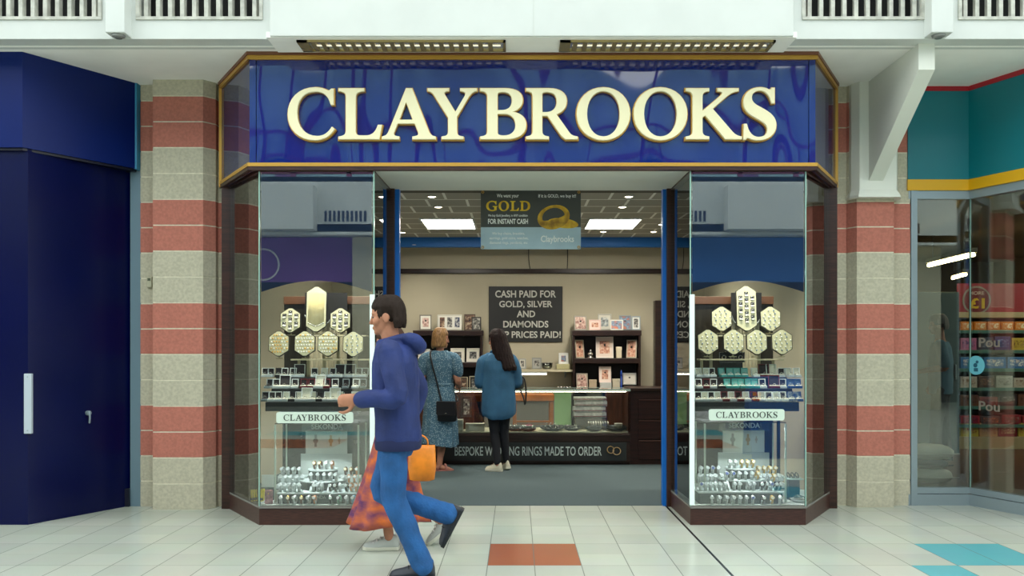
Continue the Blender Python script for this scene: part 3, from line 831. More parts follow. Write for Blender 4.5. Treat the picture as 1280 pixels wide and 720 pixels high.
IV = (214, 204, 182); WHT = (226, 224, 212); DK = (52, 44, 38); SV = (172, 174, 170)
Yb = 12.0
photo_frame(532, 412.5, 15, 19.5, Yb, 'tilted silver photo frame at the left end on top of the left bookcase', (120, 116, 104), WHT, [PK], 8, 8)
photo_frame(562, 412.5, 31, 19.5, Yb, 'wide frame with three small pictures on top of the left bookcase', (206, 204, 190), (226, 224, 214), [PB, PG, PN], 6, 0, multi=3)
photo_frame(587, 413, 14, 20.5, 12.08, 'brown framed portrait on top of the left bookcase, right of the three-picture frame', (84, 66, 48), None, [PB], 6, -4)
photo_frame(595.5, 413, 12, 17, 11.95, 'small dark oval-look portrait at the right end on the left bookcase', (44, 40, 36), None, [PG], 6, 4)
photo_frame(530, 453, 15, 17, Yb, 'pale mounted print on the left bookcase shelf, behind the dress woman', (232, 226, 210), (236, 230, 216), [PG], 8, 4)
photo_frame(572, 452.5, 17.5, 17.5, Yb, 'square cream print with grey boats on the left bookcase shelf', (232, 226, 210), (236, 230, 216), [PG], 8, 3)
photo_frame(591, 452.5, 16.5, 17.5, Yb, 'square cream print with grey figures beside the boats print', (228, 222, 206), (236, 230, 216), [PG], 8, -5)
photo_frame(580, 489, 9, 18, 11.97, 'narrow dark picture with pale edge on the lower left bookcase shelf', (196, 186, 158), (60, 46, 40), [PB], 6, 0, border=0.011)
photo_frame(593, 489, 13, 19, 11.97, 'dark green picture with pale edge on the lower left bookcase shelf', (190, 182, 156), (44, 46, 42), [PG], 6, 0, border=0.013)
# on top of the right bookcase
photo_frame(726, 412.5, 16, 18, 12.02, 'silver frame with a wedding couple, left end on top of the right bookcase', (176, 172, 160), None, [PK], 8, 10)
photo_frame(744, 412.5, 15, 13, 11.96, 'low pink frame on top of the right bookcase', (222, 190, 180), (230, 206, 196), [PR], 8, 6)
photo_frame(756, 412.5, 17, 20.5, 12.1, 'tall silver family portrait on top of the right bookcase', (186, 184, 172), (214, 210, 196), [PW], 5, 0)
photo_frame(771, 412.5, 16, 13, 11.96, 'low white frame with a blue picture on top of the right bookcase', (226, 224, 214), None, [PBL], 8, -2)
photo_frame(781.5, 412.5, 15, 18.5, 12.08, 'grey-blue frame with a child portrait on top of the right bookcase', (150, 160, 166), None, [PBL], 6, 0)
photo_frame(795, 412.5, 11, 17.5, 12.03, 'narrow silver-blue frame at the right end of the right bookcase top', (160, 172, 178), (226, 226, 218), [PG], 6, -8)
# middle shelf of the right bookcase
photo_frame(725.5, 447.5, 12, 23, 11.98, 'leaning silver frame with a pink print on the right bookcase upper shelf', (186, 178, 160), None, [PR], 8, 22)
photo_frame(756, 447.5, 22, 27, 11.98, 'large white frame with a round ring of small pictures', (232, 222, 210), (228, 210, 196), [PR], 7, 0)
photo_frame(789, 447.5, 13, 23, 11.98, 'silver frame turned inward, right end of the right bookcase upper shelf', (190, 180, 160), None, [PR], 8, -22)
photo_frame(728, 484.5, 15, 18, 11.98, 'silver frame with a beige print on the right bookcase lower shelf', (190, 182, 166), None, [PK], 8, 12)
photo_frame(756.5, 478, 15, 20, 11.95, 'pink-white frame with a portrait of two faces, lower shelf of the right bookcase', (236, 214, 204), (238, 222, 210), [PR], 6, 0)
photo_frame(787, 481, 17, 15, 11.98, 'plain silver frame with a white card on the right bookcase lower shelf', (176, 174, 164), (214, 208, 196), None, 8, -3)
# box under the two-face frame
mb = MB(); x, z = pX(757, 11.95), pZ(484.5, 11.95); mb.box(x-0.08, x+0.08, 11.92, 12.02, z, pZ(478, 11.95), 0.003)
tag(mb.build('gift_box', M('gift_grey', (196, 198, 192), 0.5)), 'pale grey gift box under the frame with two faces', 'box')
for i, (xc, yb, w, h, c, lab) in enumerate(((738, 447.5, 8, 9, (214, 208, 192), 'small silver ornament left of the ring-of-pictures frame'), (773.5, 447.5, 6.5, 14, (216, 204, 176), 'cream upright gift box right of the ring-of-pictures frame'), (741, 484.5, 9, 10, (196, 176, 150), 'small beige gift box beside the beige print frame'), (770, 484.5, 9, 11, (206, 196, 172), 'cream gift box with dark prints between the portrait and plain frame'))):
    Y = 11.97; x = pX(xc, Y); z = pZ(yb, Y); s = Y/FPX
    if 'ornament' in lab:
        t = thing('ornament', (x, Y, z), lab, 'ornament')
        q = MB(); q.smooth = True; q.lathe([(0, 0), (0.04, 0), (0.04, 0.01), (0.015, 0.02), (0.03, 0.04), (0.04, 0.06), (0.02, 0.085), (0, 0.09)], (x, Y, z)); q.build('figure', M('silver', (206, 204, 196), 0.22, metal=0.9), t)
        q = MB(); q.smooth = True; q.ell((x, Y, z+0.1), 0.018, 0.018, 0.018, 10, 6); q.build('finial', M('silver', (206, 204, 196), 0.22, metal=0.9), t)
    else:
        t = thing('gift_box', (x, Y, z), lab, 'box')
        q = MB(); q.box(x-w*s/2, x+w*s/2, Y-0.03, Y+0.05, z, z+h*s*0.7, 0.003); q.build('body', M('gift_%d' % i, c, 0.5), t)
        q = MB(); q.box(x-w*s/2-0.003, x+w*s/2+0.003, Y-0.033, Y+0.053, z+h*s*0.7, z+h*s, 0.003); q.build('lid', M('gift_%d' % i, c, 0.5), t)
# blue pen-like bottle
x, z = pX(777, 11.9), pZ(489, 11.9)
t = thing('blue_bottle', (x, 11.86, z), 'slim bright blue bottle at the front of the right bookcase', 'bottle')
q = MB(); q.smooth = True; q.lathe([(0, 0), (0.018, 0), (0.018, 0.02), (0.012, 0.04), (0.010, 0.22), (0, 0.22)], (x, 11.93, z), 12); q.build('body', M('bottle_blue', (10, 60, 150), 0.3), t)
q = MB(); q.smooth = True; q.lathe([(0, 0.215), (0.014, 0.22), (0.017, 0.25), (0.008, 0.29), (0, 0.30)], (x, 11.93, z), 12); q.build('cap', M('bottle_blue', (10, 60, 150), 0.3), t)

# glass wall shelf between the bookcases with strip light
Ys = 12.0
x0, x1 = pX(604, Ys), pX(716, Ys); z = pZ(462, Ys)
t = thing('wall_shelf', ((x0+x1)/2, 12.1, z-0.05), 'pale wall shelf between the two bookcases', 'shelf')
mb = MB(); mb.box(x0, x1, 11.93, 12.2, z-0.03, z, 0.002); mb.build('board', M('shelf_cream', (196, 188, 160), 0.5), t)
for xx in (x0+0.1, x1-0.1):
    mb = MB(); mb.prism([(11.98, z-0.03), (12.2, z-0.03), (12.2, z-0.12)], xx-0.01, xx+0.01, 'x'); mb.build('bracket', alu, t)
a, b = pX(650, 11.9), pX(684, 11.9)
t = thing('strip_light', ((a+b)/2, 11.95, z-0.07), 'glowing strip lamp under the wall shelf', 'strip light')
mb = MB(); mb.box(a, b, 11.935, 11.975, z-0.055, z-0.03, 0.003); mb.build('housing', white_paint, t)
mb = MB(); mb.smooth = True; mb.cyl((a+0.01, 11.945, z-0.062), (b-0.01, 11.945, z-0.062), 0.012, seg=10); mb.build('tube', M('strip_glow', (255, 246, 226), 0.4, emit=6), t)
photo_frame(653, 461, 9, 13, 12.05, 'silver frame behind the denim shirt woman on the wall shelf', SV, (220, 218, 206), [PG], 6, 0)
photo_frame(671, 461, 12, 14, 12.05, 'grey frame in the middle of the wall shelf', (150, 152, 148), (170, 170, 164), [PG], 6, 0)
photo_frame(704.5, 455, 12, 14, 12.05, 'white frame with an orange portrait at the right end of the wall shelf', (230, 230, 224), (232, 232, 226), [PBL], 6, 0)
x, zz = pX(704, 12.02), pZ(461.5, 12.02)
mb = MB(); mb.box(x-0.1, x+0.09, 11.95, 12.06, zz, zz+0.075, 0.004); tag(mb.build('gift_box', M('gift_olive', (176, 170, 128), 0.5)), 'olive cream box under the white frame on the wall shelf', 'box')
x = pX(684, 12.02)
t = thing('glass_bowl', (x, 12.05, zz), 'small clear glass bowl on the wall shelf', 'bowl')
q = MB(); q.smooth = True; q.lathe([(0, 0), (0.05, 0), (0.075, 0.03), (0.08, 0.09), (0.074, 0.09), (0.07, 0.03), (0.045, 0.008), (0, 0.008)], (x, 12.05, zz)); q.build('bowl', glass_mat('bowl_glass', (0.8, 0.84, 0.8), 0.12), t)
q = MB(); q.smooth = True; q.torus((x, 12.05, zz+0.09), 0.077, 0.004); q.build('rim', M('silver', (206, 204, 196), 0.22, metal=0.9), t)
# back worktop with little trays
z = pZ(488, 11.9)
mb = MB(); mb.box(pX(605, 11.9), pX(714.5, 11.9), 11.62, 12.19, z-0.05, z, 0.004); mb.box(pX(606, 11.9), pX(713, 11.9), 11.7, 12.18, 0.004, z-0.05)
tag(mb.build('back_worktop', M('worktop_grey', (120, 116, 104), 0.5)), 'grey back worktop under the wall shelf', 'worktop')
for i, (xc, w, h, c, lab) in enumerate(((662, 15, 3.5, (178, 186, 196), 'flat silver-blue case on the back worktop'), (680, 9, 2.5, (150, 140, 120), 'flat beige dish on the back worktop'))):
    s = 11.7/FPX; x = pX(xc, 11.7)
    mb = MB(); mb.box(x-w*s/2, x+w*s/2, 11.66, 11.8, z, z+h*s, 0.004); tag(mb.build('small_case', M('small_case%d' % i, c, 0.3)), lab, 'case')
for i in range(5):
    x = pX(698+i*3.6, 11.7)
    t = thing('watch_cuff', (x, 11.72, z), '%s little watch from the left of the row on the back worktop' % ORD[i], 'watch', 'watches on the back worktop')
    q = MB(); q.smooth = True; q.torus((x, 11.72, z+0.03), 0.024, 0.006, (1, 0, 0), 14, 6, 2.0); q.build('strap', black_m, t)
    q = MB(); q.smooth = True; q.cyl((x, 11.705, z+0.052), (x, 11.692, z+0.056), 0.013, seg=12); q.build('dial', M('silver', (206, 204, 196), 0.22, metal=0.9), t)

# ---- main counter
Yc = 10.2
cx0, cx1 = -1.42, pX(788, Yc)
zt = pZ(488.5, Yc); zb = pZ(541, Yc)
ct = thing('jewellery_counter', ((cx0+cx1)/2, 10.5, 0), 'long glass-topped jewellery counter with wedding ring notice on its front', 'counter')
mb = MB(); mb.box(cx0, cx1, Yc+0.04, 10.82, 0, 0.05); mb.build('plinth', M('plinth_brown', (46, 28, 22), 0.5), ct)
mb = MB(); mb.box(cx0, cx1, Yc, 10.8, 0.03, zb-0.005, 0.003); mb.build('base_cabinet', dark_wood, ct)
mb = MB(); mb.box(cx0, cx1, Yc-0.012, Yc+0.01, pZ(552, Yc), pZ(543, Yc), 0.003); mb.build('front_rail', dark_wood, ct)
mb = MB(); mb.box(cx0+0.02, cx1-0.02, Yc+0.01, 10.78, zb-0.005, zb+0.012); mb.build('display_bed', M('bed_cream', (196, 188, 158), 0.6), ct)
mb = MB(); mb.box(cx0, cx1, Yc, Yc+0.006, zb, zt); mb.build('front_glass', case_glass, ct)
mb = MB(); mb.box(cx0, cx1, Yc-0.005, 10.8, zt, zt+0.012); mb.build('top_glass', case_glass, ct)
mb = MB(); mb.box(cx0, cx1, Yc-0.008, Yc+0.008, zt-0.006, zt+0.02); mb.box(cx0, cx1, 10.78, 10.8, zt-0.02, zt+0.014); mb.build('glass_edging', M('edge_pale', (176, 196, 184), 0.2), ct)
mb = MB(); mb.box(cx0, cx1, Yc+0.01, 10.5, (zb+zt)/2-0.16, (zb+zt)/2-0.154); mb.build('glass_shelf', case_glass, ct)
mb = MB(); mb.box(cx1-0.03, cx1, Yc, 10.8, zb, zt); mb.box(pX(757, 10.7), cx1-0.03, 10.74, 10.76, zb, zt-0.01); mb.build('end_panel', M('end_wood', (84, 44, 28), 0.4, var=0.2, vscale=5, stretch=(8, 1, 1)), ct)
mb = MB(); mb.box(pX(500, 10.5), pX(592, 10.5), 10.55, 10.57, zb, zt-0.01); mb.build('back_board', M('end_wood', (84, 44, 28)), ct)
mb = MB(); mb.box(cx0+0.05, cx1-0.05, Yc+0.012, Yc+0.026, zt-0.014, zt-0.008); mb.build('added_lamp', M('added_counter_glow', (255, 244, 220), 0.4, emit=14), ct)  # lamp strip added under the top edge to brighten the trays
# notice
nt_ = MB(); nt_.box(pX(548, Yc), pX(783, Yc), Yc-0.012, Yc-0.002, pZ(576, Yc), pZ(553, Yc), 0.002)
nb = nt_.build('ring_notice', M('notice_dark', (40, 44, 44), 0.4), ct)
mb = MB(); text_mb(mb, 'BESPOKE WEDDING RINGS MADE TO ORDER', pX(568.5, Yc), pX(752, Yc), pZ(569.5, Yc), pZ(558, Yc), Yc-0.0125, 0.003, 0.012); mb.build('lettering', M('notice_text', (190, 204, 200), 0.5), nb)
mb = MB(); mb.smooth = True
mb.torus((pX(763, Yc), Yc-0.026, pZ(562, Yc)), 0.042, 0.006, (0.15, -1, 0.3), 24, 8); mb.torus((pX(770.5, Yc), Yc-0.032, pZ(563.5, Yc)), 0.046, 0.006, (-0.15, -1, 0.45), 24, 8)
mb.build('ring_emblem', M('emblem_gold', (150, 126, 84), 0.4), nb)
# side cabinet with drawers
x0, x1 = cx1+0.005, 2.45
sc_ = thing('drawer_cabinet', ((x0+x1)/2, 10.5, 0), 'dark red-brown drawer cabinet at the right end of the counter', 'cabinet')
redw = M('red_wood', (44, 20, 16), 0.35, var=0.25, vscale=4, stretch=(1, 1, 8))
mb = MB(); mb.box(x0, x1, 10.25, 10.85, 0, zt-0.005, 0.003); mb.build('carcass', redw, sc_)
mb = MB(); mb.box(x0-0.004, x1+0.02, 10.22, 10.87, zt-0.004, zt+0.03, 0.005); mb.build('top', dark_wood, sc_)
zz = [pZ(q, 10.25) for q in (575.5, 550, 525, 499)]
for i in range(3):
    mb = MB(); mb.box(x0+0.10, x1-0.06, 10.232, 10.252, zz[i]+0.012, zz[i+1]-0.006, 0.004); d = mb.build('drawer', redw, sc_)
    mb = MB(); mb.box(x0+0.10, x1-0.06, 10.222, 10.245, zz[i+1]-0.016, zz[i+1]-0.004, 0.003); mb.build('pull_edge', M('pull_brown', (70, 36, 26), 0.4), d)

# things inside the counter
def dish(xc, Y, r, label, fill=None, metal=True):
    x = pX(xc, Y); z = zb+0.012
    t = thing('ring_tray', (x, Y, z), label, 'tray', 'round trays inside the counter')
    q = MB(); q.smooth = True; q.lathe([(0, 0), (r*0.8, 0), (r, 0.012), (r*0.98, 0.03), (r*0.93, 0.03), (r*0.78, 0.012), (0, 0.012)], (x, Y, z)); q.build('tray', M('tray_dark', (44, 48, 50), 0.3), t)
    if fill:
        for i in range(18):
            a = 2*PI*i/18; rr = r*(0.62 if i % 2 else 0.34)
            g = MB(); g.smooth = True; g.torus((x+rr*math.cos(a), Y+rr*math.sin(a)*0.8, z+0.036), 0.018, 0.006, (math.cos(a), 1, 0.2), 12, 6); g.build('ring', M('silver', (206, 204, 196), 0.22, metal=0.9), t)
    t.rotation_euler = (math.radians(9), 0, 0); t.location.z += r*0.15
    w_ = MB(); w_.prism([(-r*0.9, 0), (r*0.9, 0), (r*0.9, -r*0.26)], -r*0.5, r*0.5, 'x'); w_.build('wedge', M('tray_dark', (44, 48, 50)), t, local=True)
    return t
dish(645, 10.38, 0.13, 'round tray of silver rings nearest the denim shirt woman', True)
dish(660, 10.32, 0.10, 'small round tray with a pink flower in front', True)
dish(690, 10.40, 0.15, 'round tray of rings in the middle of the counter', True)
dish(715, 10.42, 0.11, 'round tray of rings right of the middle one', True)
dish(742, 10.32, 0.10, 'flat empty silver dish in the counter', False)
dish(770, 10.34, 0.13, 'dark flat tray with a white pot at the counter end', False)
# flower
x = pX(661, 10.32); z = zb+0.05
t = thing('silk_flower', (x, 10.32, z), 'bright pink flower lying on the small ring tray', 'flower')
q = MB(); q.smooth = True
for i in range(7):
    a = i*0.9; q.ell((x+0.025*math.cos(a), 10.32+0.02*math.sin(a), z+0.03), 0.026, 0.018, 0.016, 10, 6)
q.build('petals', M('petal_pink', (196, 44, 104), 0.6), t)
q = MB(); q.smooth = True; q.ell((x, 10.31, z+0.045), 0.012, 0.012, 0.01, 8, 6); q.build('centre', M('petal_dark', (130, 20, 60), 0.6), t)
x = pX(773, 10.34); z = zb+0.044
t = thing('white_pot', (x, 10.34, z), 'small white ring pot on the dark tray at the counter end', 'pot')
q = MB(); q.smooth = True; q.lathe([(0, 0), (0.045, 0), (0.052, 0.055), (0.046, 0.055), (0.04, 0.01), (0, 0.01)], (x, 10.34, z)); q.build('pot', M('pot_white', (214, 208, 190), 0.5), t)
q = MB(); q.smooth = True; q.torus((x, 10.34, z+0.055), 0.049, 0.004); q.build('rim', M('pot_white', (214, 208, 190), 0.5), t)
# stacked silver jewellery trays
for i, (y0, y1, dx) in enumerate(((515, 521, 0), (508, 514, -1), (501, 507, 1), (496, 500, 0))):
    Y = 10.62
    a, b = pX(717+dx, Y), pX(757+dx, Y)
    t = thing('jewellery_tray', ((a+b)/2, Y, pZ(y1, Y)), '%s silver-grey jewellery tray from the bottom of the counter stack' % ORD[i], 'tray', 'stacked jewellery trays in the counter')
    q = MB(); q.box(a, b, Y-0.1, Y+0.08, pZ(y1, Y), pZ(y0, Y), 0.004); q.build('body', M('tray_pale', (196, 196, 188), 0.4, var=0.15, vscale=30), t)
    q = MB(); q.box(a-0.005, b+0.005, Y-0.105, Y-0.098, pZ(y1, Y)+0.01, pZ(y1, Y)+0.02); q.build('front_lip', M('lip_red', (120, 60, 56), 0.5), t)
mb = MB(); Y = 10.62; mb.box(pX(719, Y), pX(756, Y), Y-0.09, Y+0.08, zb+0.012, pZ(521.5, Y), 0.004); tag(mb.build('tray_riser', M('riser_grey', (120, 116, 106), 0.5)), 'grey block carrying the jewellery trays in the counter', 'block')
# silver necklace bust
x = pX(748, 10.45); z = zb+0.012
t = thing('bangle_roll', (x, 10.45, z), 'silver roll of bangles lying in front of the tray stack', 'bangles')
for i in range(9):
    q = MB(); q.smooth = True; q.torus((x-0.12+i*0.03, 10.45, z+0.06), 0.052, 0.008, (1, 0, 0.12), 18, 6); q.build('bangle', M('silver', (206, 204, 196), 0.22, metal=0.9), t)
# green card
mb = MB(); Y = 10.7; mb.prism([(pX(693, Y), zb+0.012), (pX(714, Y), zb+0.012), (pX(714, Y), zt-0.02), (pX(693, Y), zt-0.02)], Y, Y+0.012, 'y')
tag(mb.build('green_board', M('green_card', (150, 190, 132), 0.6)), 'pale green board standing in the counter', 'board')
# orange wooden stool behind the counter
t = thing('wooden_stool', (pX(666, 11.2), 11.2, 0), 'orange wooden stool seen through the counter glass', 'stool')
ow = M('orange_wood', (170, 98, 38), 0.4, var=0.15, vscale=6)
x0, x1 = pX(640, 11.2), pX(692, 11.2); zs = pZ(492, 11.2)
mb = MB(); mb.box(x0, x1, 11.0, 11.4, zs-0.09, zs, 0.01); mb.build('seat', ow, t)
for a in (x0+0.01, x1-0.06):
    for b in (11.02, 11.33):
        mb = MB(); mb.box(a, a+0.05, b, b+0.05, 0.004, zs-0.09, 0.005); mb.build('leg', ow, t)
mb = MB(); mb.box(x0+0.03, x1-0.03, 11.03, 11.06, 0.42, 0.47, 0.004); mb.build('stretcher', ow, t)
# left part of the case: framed photograph and two white boxes
photo_frame(583, 522, 14, 27, 10.5, 'dark framed photograph inside the left part of the counter', (70, 50, 40), (60, 48, 44), [PG], 6, 0, border=0.014)
for i, (xa, xb, ya, lab) in enumerate(((568, 579, 524, 'small square white card box in the left of the counter'), (582, 606, 529, 'wide white card box in the left of the counter'))):
    Y = 10.3; mb = MB(); mb.box(pX(xa, Y), pX(xb, Y), Y-0.05, Y+0.05, zb+0.012, pZ(ya, Y), 0.004); tag(mb.build('card_box', M('card_white', (206, 202, 184), 0.6)), lab, 'box')

# price notice on the back wall
Yn = 12.18
t = thing('price_notice', (pX(657, Yn), Yn, pZ(427, Yn)), 'black wall notice offering cash for gold, silver and diamonds', 'sign')
mb = MB(); mb.box(pX(611, Yn), pX(703, Yn), Yn, Yn+0.019, pZ(427.5, Yn), pZ(358, Yn), 0.003); mb.build('board', M('notice_black', (34, 35, 35), 0.5), t)
for line, xa, xb, ya, yb in (('CASH PAID FOR', 619, 695, 372, 363), ('GOLD, SILVER', 624, 690.5, 385.5, 376), ('AND', 646, 669, 396.5, 388.3), ('DIAMONDS', 629, 685.5, 409.5, 401), ('TOP PRICES PAID!', 615, 701, 422.5, 414)):
    mb = MB(); text_mb(mb, line, pX(xa, Yn), pX(xb, Yn), pZ(ya, Yn), pZ(yb, Yn), Yn-0.0005, 0.003, 0.022); mb.build('lettering', M('notice_white', (196, 196, 188), 0.5), t)

# hanging gold banner
Yg = 7.72
t = thing('gold_banner', (pX(663.5, Yg), Yg, pZ(312, Yg)), 'hanging grey and pale blue banner with two gold rings', 'banner')
gx0, gx1, gz0, gz1 = pX(601, Yg), pX(726, Yg), pZ(311.5, Yg), pZ(237.5, Yg)
zm = pZ(284, Yg)
mb = MB(); mb.box(gx0, gx1, Yg, Yg+0.004, zm, gz1); mb.build('upper_field', M('banner_dark', (74, 76, 72), 0.5), t)
mb = MB(); mb.box(gx0, gx1, Yg, Yg+0.004, gz0, zm); mb.build('lower_field', M('banner_blue', (184, 208, 218), 0.5, var=0.06, vscale=3), t)
wt = M('banner_white', (250, 250, 246), 0.5); gt = M('banner_gold', (255, 220, 60), 0.4, rgb2=(214, 164, 34), vscale=14)
for body, xa, xb, ya, yb, w in (('We want your', 621, 648.5, 248.2, 242.3, .015), ("If it is GOLD, we buy it!!", 673, 720, 248.2, 242.8, .015), ('We buy Gold Jewellery, in ANY condition', 610, 659.5, 271.7, 267.8, .012), ('FOR INSTANT CASH', 610, 660, 280, 273.5, .03), ('We buy chains, bracelets,', 615, 656, 294.5, 290, .01), ('earrings, gold coins, watches,', 612, 660.5, 300.3, 295.8, .01), ('diamond rings, pendants, etc', 612, 659.5, 306, 301.5, .01), ('Claybrooks', 676, 717.5, 305, 294.5, .02)):
    mb = MB(); text_mb(mb, body, pX(xa, Yg), pX(xb, Yg), pZ(ya, Yg), pZ(yb, Yg), Yg-0.0005, 0.001, w); mb.build('lettering', wt, t)
for ch, xa, xb in (('G', 608, 621.5), ('O', 623.5, 636), ('L', 638, 648.5), ('D', 650, 662.5)):
    mb = MB(); glyph_mb(mb, ch, pX(xa, Yg), pX(xb, Yg), pZ(263.5, Yg), pZ(251.5, Yg), Yg-0.0002, 0.002, 0, 0.002); mb.build('gold_letter', gt, t)
# printed rings (flat band shapes on the banner)
def ring_print(cx, cy, a, b, w, rot):
    c, s = math.cos(rot), math.sin(rot); mb = MB(); n = 32; v = []; f = []
    for i in range(n):
        th = 2*PI*i/n
        for k, (aa, bb) in enumerate(((a, b), (a-w*0.45, b-w*(0.9 if math.sin(th) < 0 else 0.25)))):
            x, z = aa*math.cos(th), bb*math.sin(th)
            v.append((cx+x*c-z*s, Yg-0.001-0.0006*len(v)/200, cy+x*s+z*c))
    for i in range(n):
        j = (i+1) % n; f.append((2*i, 2*j, 2*j+1, 2*i+1))
    mb.add(v, f); return mb
gr = M('print_gold', (236, 190, 50), 0.35, rgb2=(150, 110, 26), vscale=11)
ring_print(pX(692, Yg), pZ(271.5, Yg), 0.15, 0.11, 0.10, 0.25).build('ring_print', gr, t)
ring_print(pX(704, Yg), pZ(279, Yg), 0.14, 0.045, 0.08, -0.12).build('ring_print', M('print_gold_light', (250, 214, 60), 0.35, rgb2=(204, 150, 30), vscale=11), t)
for xx in (gx0+0.018, gx1-0.018):
    for zz_ in (gz0+0.018, gz1-0.02):
        q = MB(); q.smooth = True; q.torus((xx, Yg-0.001, zz_), 0.010, 0.004, (0, 1, 0), 14, 6); q.build('grommet', gold_trim, t)
    q = MB(); q.cyl((xx, Yg+0.002, gz1-0.012), (xx, Yg+0.002, CZ), 0.002, seg=6); q.build('cord', M('cord_grey', (120, 120, 116), 0.6), t)
# ------------------------------------------------------------------ window displays
pad_cream = M('pad_cream', (222, 216, 176), 0.7)
hex_rim = M('hex_rim', (30, 28, 22), 0.4)
hex_face = M('hex_face', (206, 200, 160), 0.6)
gold_m = M('gold', (232, 178, 60), 0.25, metal=0.8)
silver_m = M('silver', (206, 204, 196), 0.22, metal=0.9)
ear_g = M('ear_gold', (222, 170, 70), 0.35)
ear_s = M('ear_silver', (214, 214, 206), 0.3)
watch_s = M('watch_silver', (222, 228, 228), 0.28, metal=0.35)
watch_g = M('watch_gold', (226, 184, 92), 0.28, metal=0.35)
velvet = M('velvet_dark', (40, 34, 38), 0.8)
box_white = M('box_white', (234, 240, 237), 0.4)
box_teal = M('box_teal', (70, 164, 158), 0.45)
box_red = M('box_red', (112, 34, 44), 0.5)
box_black = M('box_black', (30, 32, 36), 0.4)
box_silver = M('box_silver', (160, 172, 174), 0.3, metal=0.2)
pad_white = M('pad_white', (230, 228, 208), 0.6)
def hexpoly(w, h, c=0.28):
    q = min(w, 0.173)*c
    return [(-w/2, -h/2+q), (-w*0.08, -h/2), (w*0.08, -h/2), (w/2, -h/2+q), (w/2, h/2-q), (w*0.08, h/2), (-w*0.08, h/2), (-w/2, h/2-q)]
def hex_tray(w, h, kind):
    """local: standing, centred at the origin, facing -Y, leaning back a little"""
    t = bpy.data.objects.new('hexagon_tray', None); COL.objects.link(t)
    R = Matrix.Rotation(-math.radians(6), 4, 'X')
    def bb(mb, n, m, p=t):
        mb.xform(R); return mb.build(n, m, p, local=True)
    q = MB(); q.prism(hexpoly(w, h), 0, 0.018, 'y'); bb(q, 'rim', hex_rim)
    q = MB(); q.prism(hexpoly(w-0.012, h-0.012), -0.006, 0.004, 'y'); bb(q, 'pad', hex_face)
    if kind == 'rings':
        rows = [(-1, .45), (-1, -.45), (0, .8), (0, 0), (0, -.8), (1, .45), (1, -.45)] if h < 0.3 else [(i, j) for i in (-1, 1) for j in (.62, .22, -.18, -.58)]+[(0, j) for j in (.86, .46, .06, -.34, -.76)]
        for a, b in rows:
            x, z = a*w*0.29, b*h*0.36
            q = MB(); q.box(x-0.017, x+0.017, -0.0085, 0.0, z-0.021, z+0.021, 0.002); s_ = bb(q, 'ring_slot', velvet)
            q = MB(); q.smooth = True; q.torus((x, -0.012, z+0.003), 0.010, 0.003, (0, 1, 0.2), 12, 6); bb(q, 'ring', silver_m, s_)
            q = MB(); q.box(x-0.015, x+0.015, -0.016, -0.007, z-0.02, z-0.004, 0.003); bb(q, 'ring_pad', pad_white, s_)
    elif kind == 'chains':
        n = 17
        q = MB(); q.smooth = True
        for i in range(n):
            x = (i-(n-1)/2)*w*0.8/n
            q.cyl((x, -0.009, h*0.36), (x, -0.009, -h*0.28-0.03*(1-abs(i-8)/8)), 0.0022, seg=5)
        o = bb(q, 'chain', M('chain_gold', (206, 190, 134), 0.8, spec=0.1)); o['kind'] = 'stuff'
        for i in range(9):
            x = (i-4)*w*0.09
            q = MB(); q.smooth = True; q.ell((x, -0.011, -h*0.31-0.028*(1-abs(i-4)/4)), 0.006, 0.004, 0.007, 8, 6); bb(q, 'pendant', silver_m)
    else:
        rr = random.Random(kind)
        cols = {'gold': [ear_g, ear_g, ear_s], 'mixed': [ear_g, ear_s, ear_s], 'silver': [ear_s, ear_s, M('stone_blue', (120, 140, 160), 0.3)]}[kind]
        nrow = 6
        for r in range(nrow):
            z = (r-(nrow-1)/2)*h*0.13
            lim = 3 if abs(r-2.5) < 2 else 2
            for c in range(-lim, lim+1):
                x = c*w*0.125+(0.25*w*0.125 if r % 2 else -0.25*w*0.125)
                if kind == 'silver' and (r+c) % 2: continue
                q = MB(); q.smooth = True; q.ell((x, -0.009, z), 0.0065, 0.004, 0.008, 7, 5); bb(q, 'earring', cols[rr.randrange(3)])
    q = MB(); q.box(-0.006, 0.006, 0.018, 0.024, -h/2-0.02, h/2-0.04); q.box(-0.03, 0.03, 0.015, 0.05, -h/2-0.02, -h/2-0.012); q.build('stand', M('stand_cream', (190, 180, 146), 0.4), t, local=True)
    return t
def put(proto, used, loc, label, cat, group, rz=0.0):
    o = copy_tree(proto) if used else proto
    o.location = loc; o.rotation_euler = (0, 0, rz)
    return tag(o, label, cat, group)
protos = {}
def tray_at(kind, w, h, xc, yc, Y, label, group='hexagon trays in the display windows'):
    k = (kind, w, h)
    used = k in protos
    if not used: protos[k] = hex_tray(w, h, kind)
    return put(protos[k], used, (pX(xc, Y), Y, pZ(yc, Y)), label, 'jewellery tray', group)
SW, SH, TH = 0.176, 0.218, 0.395
Y1, Y2 = 7.16, 7.24
tray_at('gold', SW, SH, 348.5, 429.5, Y1, 'cream hexagon tray of gold earrings, outermost of the lower row in the left window')
tray_at('mixed', SW, SH, 381, 429.5, Y1, 'cream hexagon tray of gold studs, second of the lower row in the left window')
tray_at('mixed', SW, SH, 410, 429.5, Y1, 'cream hexagon tray of gold studs, third of the lower row in the left window')
tray_at('silver', SW, SH, 441.5, 430, Y1, 'pale hexagon tray of silver earrings beside the white strip in the left window')
tray_at('rings', SW, SH, 363, 400.5, Y2, 'hexagon tray with seven dark ring slots, left of the tall chain tray')
tray_at('rings', SW, SH, 425.5, 400.5, Y2, 'hexagon tray with seven dark ring slots, right of the tall chain tray')
tray_at('chains', SW, TH, 395.5, 386.5, Y2-0.03, 'tall hexagon tray hung with fine gold chains')
